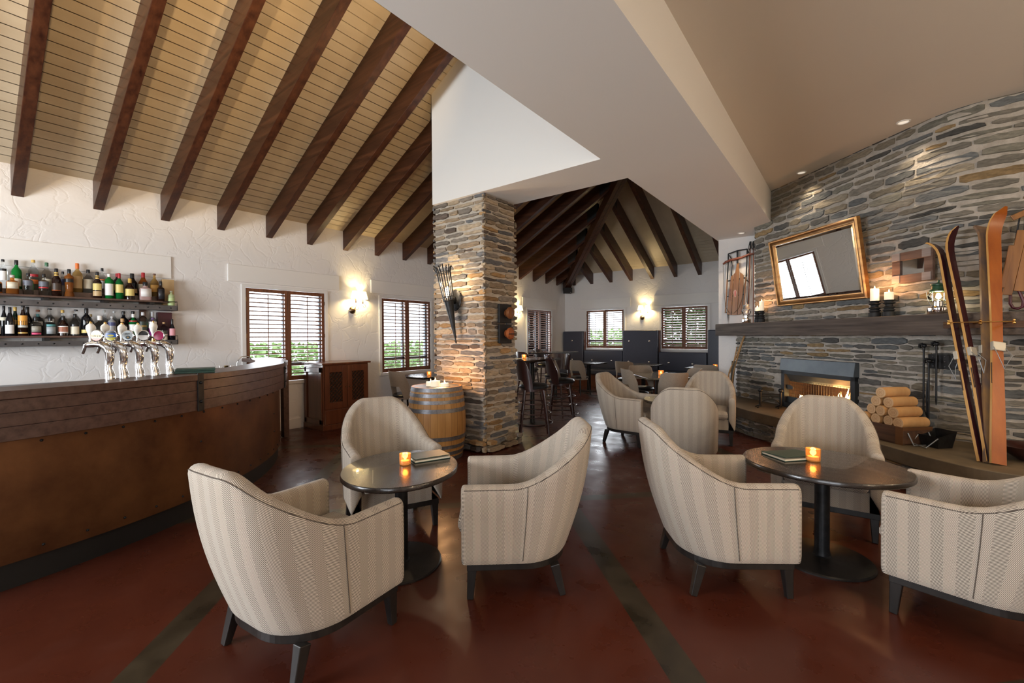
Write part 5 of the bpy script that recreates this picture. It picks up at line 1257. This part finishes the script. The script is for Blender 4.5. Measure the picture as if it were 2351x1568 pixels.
# skis leaning on the mantel
camr = Vector((.985, -.17, 0))
def ski(label, b, k, Nn, off, face, edge, W, th, curl, parts=True):
    b = Vector(b); k = Vector(k); d = (k - b).normalized(); L = (k - b).length; Nn = Vector(Nn).normalized(); Nn = (Nn - d * Nn.dot(d)).normalized(); Wd = d.cross(Nn).normalized()
    r = thing('ski', label, 'ski', b, 0, 'vintage wooden skis'); sg = 1 if off > 0 else -1
    rows = []; n = 30; Lt = L + .24
    for i in range(n + 1):
        t = Lt * i / n; c = max(0, t - (L - .12)) / .36; cv = Nn * (sg * curl * c * c); camb = Nn * (sg * .012 * math.sin(PI * min(1, t / L)))
        w = W * (.88 + .12 * math.cos(2 * PI * min(1, t / L))) ; w *= 1 if c < .55 else max(.12, math.sqrt(max(0, 1 - ((c - .55) / .46) ** 2)))
        p = d * t * 1.0 - d * (.10 * c * c) + cv + camb + Nn * off; rows.append((p, w))
    def face_mesh(a, bb, ww=1.0):
        m = MB(); vs = []; fs = []
        for p, w in rows:
            for q, h in ((-.5, a), (.5, a), (.5, bb), (-.5, bb)): vs.append(p + Wd * q * w * ww + Nn * sg * h)
        for i in range(n):
            for j in range(4): fs.append([i * 4 + j, i * 4 + (j + 1) % 4, (i + 1) * 4 + (j + 1) % 4, (i + 1) * 4 + j])
        fs += [[0, 1, 2, 3], [n * 4 + 3, n * 4 + 2, n * 4 + 1, n * 4]]; m.add(vs, fs); return m
    build('wood_core', face_mesh(-th / 2, th / 2), edge, r, smooth=30)
    build('inner_gap_face', face_mesh(-th / 2 - .0025, -th / 2, .96), face, r, smooth=30)  # inner side takes face colour; burgundy stands in for shade between the left skis
    build('lacquered_face', face_mesh(th / 2, th / 2 + .0025, .96), face, r, smooth=30)
    if parts:
        q = L * .46; m = MB(); c = d * q + Nn * (off + sg * (th / 2 + .016)); m.bar(c - d * .03, c + d * .05, W * .9, .035, Nn); build('toe_binding', m, mk('cream_metal', (.55, .52, .45), .35, metal=.5), r, bevel=.006)
        c2 = d * (q - .20) + Nn * (off + sg * (th / 2 + .006)); m = MB(); m.bar(c2 - d * .12, c2 + d * .06, W * .86, .008, Nn); build('foot_plate', m, mk('brown_pad', (.05, .03, .022), .7), r)
        m = MB(); a = d * q + Nn * (off + sg * (th / 2 + .03)); m.tube([a + Wd * W * .4, a + Nn * sg * .05 + Wd * W * .5 - d * .08, a + Nn * sg * .04 - d * .2, a + Nn * sg * .05 - Wd * W * .5 - d * .08, a - Wd * W * .4], .003, 6); build('binding_cable', m, GREYM, r)
    return r
toc = Vector((-.16, -.98, 0))
N1 = camr * .80 + toc * .60; N2 = camr * .55 + toc * .83
ski('burgundy faced ski of the left leaning pair, tip curling right', (.905, 5.335, .375), (.735, 6.005, 2.31), N1, .019, SKID, SKIY, .072, .022, .10)
ski('pale edged ski of the left leaning pair, tip curling left', (.890, 5.325, .375), (.715, 5.995, 2.28), N1, -.019, SKID, SKIY, .072, .022, .12)
ski('orange lacquered ski standing against the mantel, tip curling right', (.950, 5.290, .372), (1.035, 5.99, 2.42), N2, .018, SKIO, SKIY, .105, .020, .13)
ski('worn brown ski behind the orange one, tip curling left', (.930, 5.30, .372), (1.01, 6.0, 2.40), N2, -.018, SKIT, SKIT, .095, .020, .12)
m = MB(); m.span((.70, 5.835, 1.50), (1.30, 5.868, 1.562)); tag(build('ski_rail', m, CRATE), 'dark rail board fixed on the mantel behind the skis', 'rail')
for i, (x0, x1, lab) in enumerate([(.70, .90, 'brass latch rod across the left pair of skis'), (.90, 1.10, 'brass latch rod across the orange pair of skis')]):
    r = thing('brass_latch', lab, 'latch', (x0, 5.55, 1.55), 0, 'brass ski latches'); m = MB(); m.tube([(0, .03, 0), (x1 - x0, .03, 0)], .004, 8); build('rod', m, BRASS, r)
    for x in (0, x1 - x0): m = MB(); m.tube([(x, .28, -.01), (x, .03, -.002)], .006, 8); m.sph((x, .02, -.012), .013, 10, 8); m.sph((x, .02, .012), .010, 10, 8); build('hook_knob', m, BRASS, r, smooth=60)
m = MB(); r = thing('wooden_bowl', 'dark wooden bowl on the hearth cut by the right photo edge', 'bowl', (1.22, 5.62, .37)); m.lathe([(.07, 0), (.09, .008), (.16, .06), (.215, .125), (.205, .128), (.15, .07), (.001, .03)], 32); build('bowl_body', m, PLYW, r, smooth=50)

# sled on the white wall (coordinates in X, Z on the wall)
SX0, SZ0 = -1.64, 2.30
r = thing('wall_sled', 'old wooden sled lettered JUNIOR hanging on the white wall left of the chimney', 'sled', (SX0, 8.94, SZ0))
def px(a, b): return (-1.889 + (a - 1660) / 139. - SX0, 2.77 - (b - 606) / 123. - SZ0)
def plate(m, pts, y, d): m.slab([px(*p) for p in pts], d, lambda u, v, w: (u, y + w, v))
SL_ = [[(1680.5, 638), (1686.6, 632.7), (1681.3, 723.9), (1671, 722)], [(1687.6, 632), (1690.3, 629.5), (1693, 618), (1694.4, 608), (1698.9, 608), (1699, 620), (1700.3, 630), (1699, 650), (1695.0, 724), (1682.4, 724)], [(1701.6, 629.5), (1704, 631), (1709.8, 637), (1709, 660), (1704, 722), (1696.2, 724)]]
for k, q in enumerate(SL_):
    m = MB(); plate(m, q, -.10, .018); s_ = build('deck_slat', m, SLEDW, r, bevel=.003)
m = MB(); q = [px(1663 - .5, 608.5), px(1668, 604), px(1680, 600.5), px(1695, 599), px(1705, 597.5), px(1720, 592.5), px(1733, 591)]; m.tube([(a, -.10, b) for a, b in q], [.016, .020, .022, .026, .022, .02, .015], 10); build('steering_bar', m, wood('reddish_bar', (.12, .028, .014), (.22, .06, .03), 0, .4), r, smooth=50)
m = MB()
for pts in ([(1674.5, 585.5), (1673.8, 610), (1672, 645)], [(1674, 586), (1695.5, 580.5), (1717.5, 579.5)], [(1717.5, 579.5), (1716.5, 610), (1715, 642)]): m.tube([(*[px(*p)[0]], -.085, px(*p)[1]) for p in pts], .011, 8)
for pts in ([(1676, 589), (1680.5, 596), (1682.5, 612), (1681, 637)], [(1718, 583), (1722, 592), (1723.3, 620), (1722, 652), (1718, 700)], [(1711, 643), (1722, 654)]): m.tube([(px(*p)[0], -.06, px(*p)[1]) for p in pts], .009, 8)
build('iron_runner', m, IRON, r, smooth=50)
for a_, b_, ya, yb, w_, h_ in (((1695.5, 580), (1696, 609), -.085, -.105, .03, .012), ((1671, 647), (1715, 642), -.08, -.08, .022, .02), ((1668, 682), (1713, 679), -.08, -.08, .018, .02), ((1667, 718), (1707, 716), -.08, -.08, .018, .02)):
    m = MB(); a_ = px(*a_); b_ = px(*b_); m.bar((a_[0], ya, a_[1]), (b_[0], yb, b_[1]), w_, h_, (0, 1, 0)); build('iron_crossbar', m, IRON, r)
m = MB(); m.bar((px(1672, 643)[0], -.085, px(1672, 643)[1]), (px(1667.5, 719)[0], -.085, px(1667.5, 719)[1]), .02, .03, (0, 1, 0)); m.bar((px(1715, 641)[0], -.085, px(1715, 641)[1]), (px(1710, 702)[0], -.085, px(1710, 702)[1]), .02, .03, (0, 1, 0)); build('side_rail', m, SLEDW, r, bevel=.003)
m = MB(); q = [(1663, 608), (1663.5, 640), (1665, 670), (1668, 703), (1677, 719), (1688, 720), (1699, 709), (1706, 690), (1711, 660), (1722, 625)]; m.tube([(px(*p)[0], -.115, px(*p)[1]) for p in q], .0035, 6); build('pull_rope', m, WEBB, r)
m = MB(); m.add([(px(1671, 722)[0], -.05, px(1671, 722)[1]), (px(1674, 722)[0], -.05, px(1674, 722)[1]), (px(1672.6, 744)[0], -.03, px(1672.6, 744)[1])], [[0, 1, 2]]); build('strap_end', m, BLK, r)
c = px(1679.5, 678); text('lettering', 'JUNIOR', .062, cm((.16, .03, .015)), r, (c[0], -.1012, c[1]), (R(90), R(-87), 0))
c = px(1690.5, 676); m = MB(); m.add([(c[0] + .032 * math.cos(t) * (.8 + .2 * math.sin(3 * t)), -.1014, c[1] + .07 * math.sin(t)) for t in [2 * PI * i / 16 for i in range(16)]], [list(range(16))]); build('faded_emblem', m, cm((.55, .35, .28)), r); m = MB(); m.add([(c[0] + .010 * math.cos(t), -.1017, c[1] + .06 * math.sin(t)) for t in [2 * PI * i / 10 for i in range(10)]], [list(range(10))]); build('faded_emblem', m, cm((.5, .05, .04)), r)
for i, (x, lab) in enumerate([(-1.425, 'left brown ski pole standing on the mantel beside the sled'), (-1.372, 'right brown ski pole standing on the mantel against the stone edge')]):
    r = thing('ski_pole', lab, 'ski pole', (x - .03 * (1 - i), 8.80, 1.6435), 0, 'ski poles on the mantel'); H_ = 1.46
    m = MB(); m.tube([(0, 0, 0), (.0 + .03 * (1 - i), .06, H_)], .009, 8); build('shaft', m, wood('cane_shaft_%d' % i, (.13, .04, .02), (.22, .075, .035), 2, .4), r, smooth=50)
    m = MB(); m.tube([(.03 * (1 - i), .06, H_ - .12), (.03 * (1 - i), .06, H_ + .01)], [.014, .016], 8); m.tube([(.03 * (1 - i) - .01, .05, H_), (.03 * (1 - i) - .03, .05, H_ - .1), (.03 * (1 - i), .05, H_ - .16)], .006, 6); build('grip', m, BLK, r, smooth=50)
    m = MB(); m.tube([(.05 * math.cos(2 * PI * j / 16), .006 + .05 * math.sin(2 * PI * j / 16), .14) for j in range(16)], .004, 6, close=True); m.tube([(-.05, .006, .14), (.05, .006, .14)], .003, 6); build('basket', m, BLK, r)
# snowshoe leaning under the mantel
r = thing('snowshoe', 'old rawhide snowshoe leaning on the chimney corner under the mantel', 'snowshoe', (-1.63, 8.33, .372))
FR_ = mk('ash_frame', (.36, .19, .06), .5)
def sw(p): return (p[0] + 1.63, p[1] - 8.33, p[2] - .372)
rail = catmull([(-1.60, 8.34, .375), (-1.615, 8.35, .71), (-1.535, 8.36, 1.08), (-1.438, 8.37, 1.42), (-1.445, 8.38, 1.425), (-1.56, 8.36, 1.08), (-1.672, 8.35, .80), (-1.66, 8.34, .6), (-1.61, 8.335, .378)], 5)
m = MB(); m.tube([sw(p) for p in rail], .011, 8); build('ash_frame', m, FR_, r, smooth=50)
m = MB(); m.tube([sw(p) for p in ((-1.665, 8.36, .78), (-1.60, 8.37, 1.0), (-1.553, 8.38, 1.24))], .009, 8); m.tube([sw(p) for p in ((-1.66, 8.35, .82), (-1.60, 8.35, 1.0), (-1.50, 8.36, 1.2))], .008, 8); build('second_rail', m, FR_, r, smooth=50)
m = MB()
for k in range(16):
    z = .56 + k * .028; a = (z - .56) / .45; m.tube([sw((-1.662 + .02 * a * 2, 8.345, z + .02)), sw((-1.612 + .055 * a, 8.35, z - .02))], .004, 5); m.tube([sw((-1.662 + .02 * a * 2, 8.345, z - .02)), sw((-1.612 + .055 * a, 8.35, z + .02))], .004, 5)
for k in range(14): f = k / 13; m.add([sw((-1.66 + .05 * f, 8.347, .56)), sw((-1.655 + .05 * f, 8.347, .56)), sw((-1.625 + .06 * f, 8.347, 1.0)), sw((-1.63 + .06 * f, 8.347, 1.0))], [[0, 1, 2, 3]])
build('rawhide_webbing', m, WEBB, r)

# sled with red runners at the right edge
r = thing('wall_sled', 'wooden sled with red metal runners hanging on the stone, cut by the right photo edge', 'sled', (1.2, 6.10, 1.66))
def q3(x, z): return (x - 1.2, z - 1.66)
for k, (b, t, w) in enumerate([((1.105, 1.87), (1.16, 2.25), .034), ((1.135, 1.80), (1.225, 2.38), .060), ((1.205, 1.83), (1.30, 2.45), .065), ((1.285, 1.88), (1.37, 2.40), .06)]):
    a = q3(*b); c = q3(*t); m = MB(); m.bar((a[0], -.12, a[1]), (c[0], -.12, c[1]), w, .018, (0, 1, 0)); build('deck_slat', m, SLEDW, r, bevel=.004)
m = MB(); a = q3(1.165, 2.50); c = q3(1.42, 2.62); m.bar((a[0], -.10, a[1]), (c[0], -.10, c[1]), .05, .02, (0, 1, 0)); build('steering_bar', m, SLEDW, r, bevel=.004)
m = MB(); m.tube([(*q3(1.215, 2.5)[:1], -.09, q3(1.215, 2.5)[1]), (q3(1.19, 2.3)[0], -.09, q3(1.19, 2.3)[1])], .006, 6); m.tube([(q3(1.25, 2.55)[0], -.09, q3(1.25, 2.55)[1]), (q3(1.245, 2.2)[0], -.09, q3(1.245, 2.2)[1])], .008, 6); build('iron_rod', m, IRON, r)
for x, cmat in ((1.19, mk('maroon_runner', (.075, .010, .022), .35)), (1.30, REDP)):
    m = MB(); pts = [(x - .03, 1.90), (x - .03, 1.72), (x - .015, 1.685), (x + .015, 1.672), (x + .045, 1.69), (x + .05, 1.74), (x + .02, 1.84), (x - .005, 1.93)]
    m.tube([(q3(*p)[0], -.10, q3(*p)[1]) for p in pts], .012, 8); build('metal_runner', m, cmat, r, smooth=50)

# downlights
for loc, lab in (((.437, 6.28, 3.70), 'white recessed downlight in the flat ceiling, nearest the stone wall bend'), ((-.55, 7.344, 3.70), 'white recessed downlight in the flat ceiling, farther along the stone wall'), ((-1.52, 8.57, SZ), 'small recessed downlight in the dropped beam above the hanging sled')):
    r = thing('ceiling_downlight', lab, 'ceiling light', loc, 0, 'recessed downlights')
    m = MB(); m.lathe([(.062, .0), (.062, -.006), (.050, -.008), (.045, -.001)], 28, caps=False); build('trim_ring', m, TRIM, r, smooth=40)
    m = MB(); m.lathe([(.046, -.0015), (.001, -.0015)], 24, caps=False); build('lens', m, mk('downlight_lens', (.6, .6, .62), .4, emit=(1, .86, .68), es=.6), r)
    l = bpy.data.lights.new('downlight_beam', 'SPOT'); l.energy = 30; l.color = (1, .80, .56); l.spot_size = R(100); l.spot_blend = .7; l.shadow_soft_size = .05; o = bpy.data.objects.new('downlight_beam', l); col.objects.link(o); o.location = (loc[0] - .02, loc[1] - .02, loc[2] - .02)

# ------------------------------------------------------------------ outside
m = MB(); m.add([(-40, -30, -.3), (30, -30, -.3), (30, 45, -.3), (-40, 45, -.3)], [[0, 1, 2, 3]]); o = build('ground_lawn', m, LAWN); o['kind'] = 'structure'
m = MB(); m.add([(-40, -30, -.28), (-7.4, -30, -.28), (-7.4, 25, -.28), (-40, 25, -.28)], [[0, 1, 2, 3]]); o = build('ground_glare', m, GLAREG); o['kind'] = 'structure'  # added over the lawn to whiten the view low in the left windows
def hedge(name, x0, x1, y0, y1, z0, z1, n, s, label, seed, mat=None):
    rr = random.Random(seed); m = MB()
    for i in range(n):
        c = Vector((rr.uniform(x0, x1), rr.uniform(y0, y1), rr.uniform(z0, z1))); a = Vector((rr.gauss(0, 1), rr.gauss(0, 1), rr.gauss(0, 1))).normalized(); b = a.orthogonal().normalized(); k = s * rr.uniform(.6, 1.3)
        m.add([c - a * k, c + b * k * .45, c + a * k, c - b * k * .45], [[0, 1, 2, 3]])
    o = build(name, m, mat or LEAFM, fix=False); tag(o, label, 'hedge'); o['kind'] = 'stuff'; return o
hedge('hedge_leaves', -5.2, -2.0, 13.3, 14.6, -.3, 3.4, 9000, .085, 'dense green hedge outside the right far window', 1)
hedge('hedge_leaves', -16, -7, 17.5, 19, -.3, 1.7, 3500, .14, 'pale green bushes outside the left far window', 2, LEAFP)
hedge('hedge_leaves', -19, -17, -4, 16, -.3, 1.2, 4500, .16, 'low green bushes outside the left wall windows', 4, LEAFP)

# ------------------------------------------------------------------ light
w = bpy.data.worlds.new('sky'); sc.world = w; w.use_nodes = True; bg = w.node_tree.nodes['Background']
bg.inputs['Color'].default_value = (.90, .96, 1.06, 1); bg.inputs['Strength'].default_value = 3.0
def area(name, loc, rot, sx, sy, e, c):
    l = bpy.data.lights.new(name, 'AREA'); l.shape = 'RECTANGLE'; l.size = sx; l.size_y = sy; l.energy = e; l.color = c
    o = bpy.data.objects.new(name, l); col.objects.link(o); o.location = loc; o.rotation_euler = rot; return o
DAY = (.90, .95, 1.0)
area('daylight_rear_window', (-4.3, -3.45, 1.65), (R(90), 0, 0), 2.5, 1.65, 330, DAY)
area('daylight_rear_window', (1.0, -3.45, 1.65), (R(90), 0, 0), 3.1, 1.65, 80, DAY)
for y0, y1 in WL: area('daylight_left_window', (WX - .22, (y0 + y1) / 2, 1.48), (0, R(-90), 0), 1.35, 1.15, 42, DAY)
for x0, x1 in WF: area('daylight_far_window', ((x0 + x1) / 2, FY + .22, 1.64), (R(90), 0, PI), 1.1, 1.05, 42, DAY)
def spot(name, loc, tgt, e, c, size, blend=.5, rad=.05):
    l = bpy.data.lights.new(name, 'SPOT'); l.energy = e; l.color = c; l.spot_size = R(size); l.spot_blend = blend; l.shadow_soft_size = rad
    o = bpy.data.objects.new(name, l); col.objects.link(o); o.location = loc; o.rotation_euler = (Vector(tgt) - Vector(loc)).to_track_quat('-Z', 'Y').to_euler(); return o
WARM = (1, .68, .34)
# track spots fixed to the side of the dropped beam, washing the sloped boards
spot('ceiling_wash', (-2.15, .3, 3.5), (-4.6, .6, 4.6), 190, WARM, 75, .6)
spot('ceiling_wash', (-2.15, 2.2, 3.5), (-4.6, 2.6, 4.6), 150, WARM, 75, .6)
spot('ceiling_wash', (-2.15, -1.6, 3.5), (-4.6, -.6, 4.6), 170, WARM, 80, .6)

# warm wall lamps and downlights of the lounge outside the frame, on the right
for q in ((3.6, .8, 2.3), (3.6, 3.4, 2.3)): plight('lounge_lamp', q, 70, (1, .76, .48), .12)
for q in ((.9, 2.3, 3.66), (.3, 4.6, 3.66), (1.9, 4.4, 3.66)): spot('lounge_downlight', q, (q[0], q[1], 0), 38, (1, .78, .50), 95, .8)

# ------------------------------------------------------------------ camera
f_ = 1013.237; yaw, pitch, roll = R(37.519384), R(-.688333), R(-.348043)
cy, sy = math.cos(yaw), math.sin(yaw)
F = Vector((-sy * math.cos(pitch), cy * math.cos(pitch), math.sin(pitch))); r0 = Vector((cy, sy, 0)); u0 = r0.cross(F)
RR = r0 * math.cos(roll) + u0 * math.sin(roll); UU = -r0 * math.sin(roll) + u0 * math.cos(roll)
cd_ = bpy.data.cameras.new('camera'); cd_.sensor_width = 36; cd_.sensor_fit = 'HORIZONTAL'; cd_.lens = f_ / 2351 * 36; cd_.clip_start = .05
co = bpy.data.objects.new('camera', cd_); col.objects.link(co)
M4 = Matrix(((RR.x, UU.x, -F.x, 0), (RR.y, UU.y, -F.y, 0), (RR.z, UU.z, -F.z, 1.45), (0, 0, 0, 1))); co.matrix_world = M4; sc.camera = co

vs = sc.view_settings; vs.view_transform = 'Standard'; vs.look = 'None'; vs.gamma = 1; vs.exposure = .22; vs.use_curve_mapping = False
sc.cycles.use_denoising = True
sc.cycles.max_bounces = 10; sc.cycles.diffuse_bounces = 5; sc.cycles.glossy_bounces = 5; sc.cycles.transmission_bounces = 10; sc.cycles.transparent_max_bounces = 12
sc.cycles.caustics_reflective = False; sc.cycles.caustics_refractive = False; sc.cycles.sample_clamp_indirect = 6
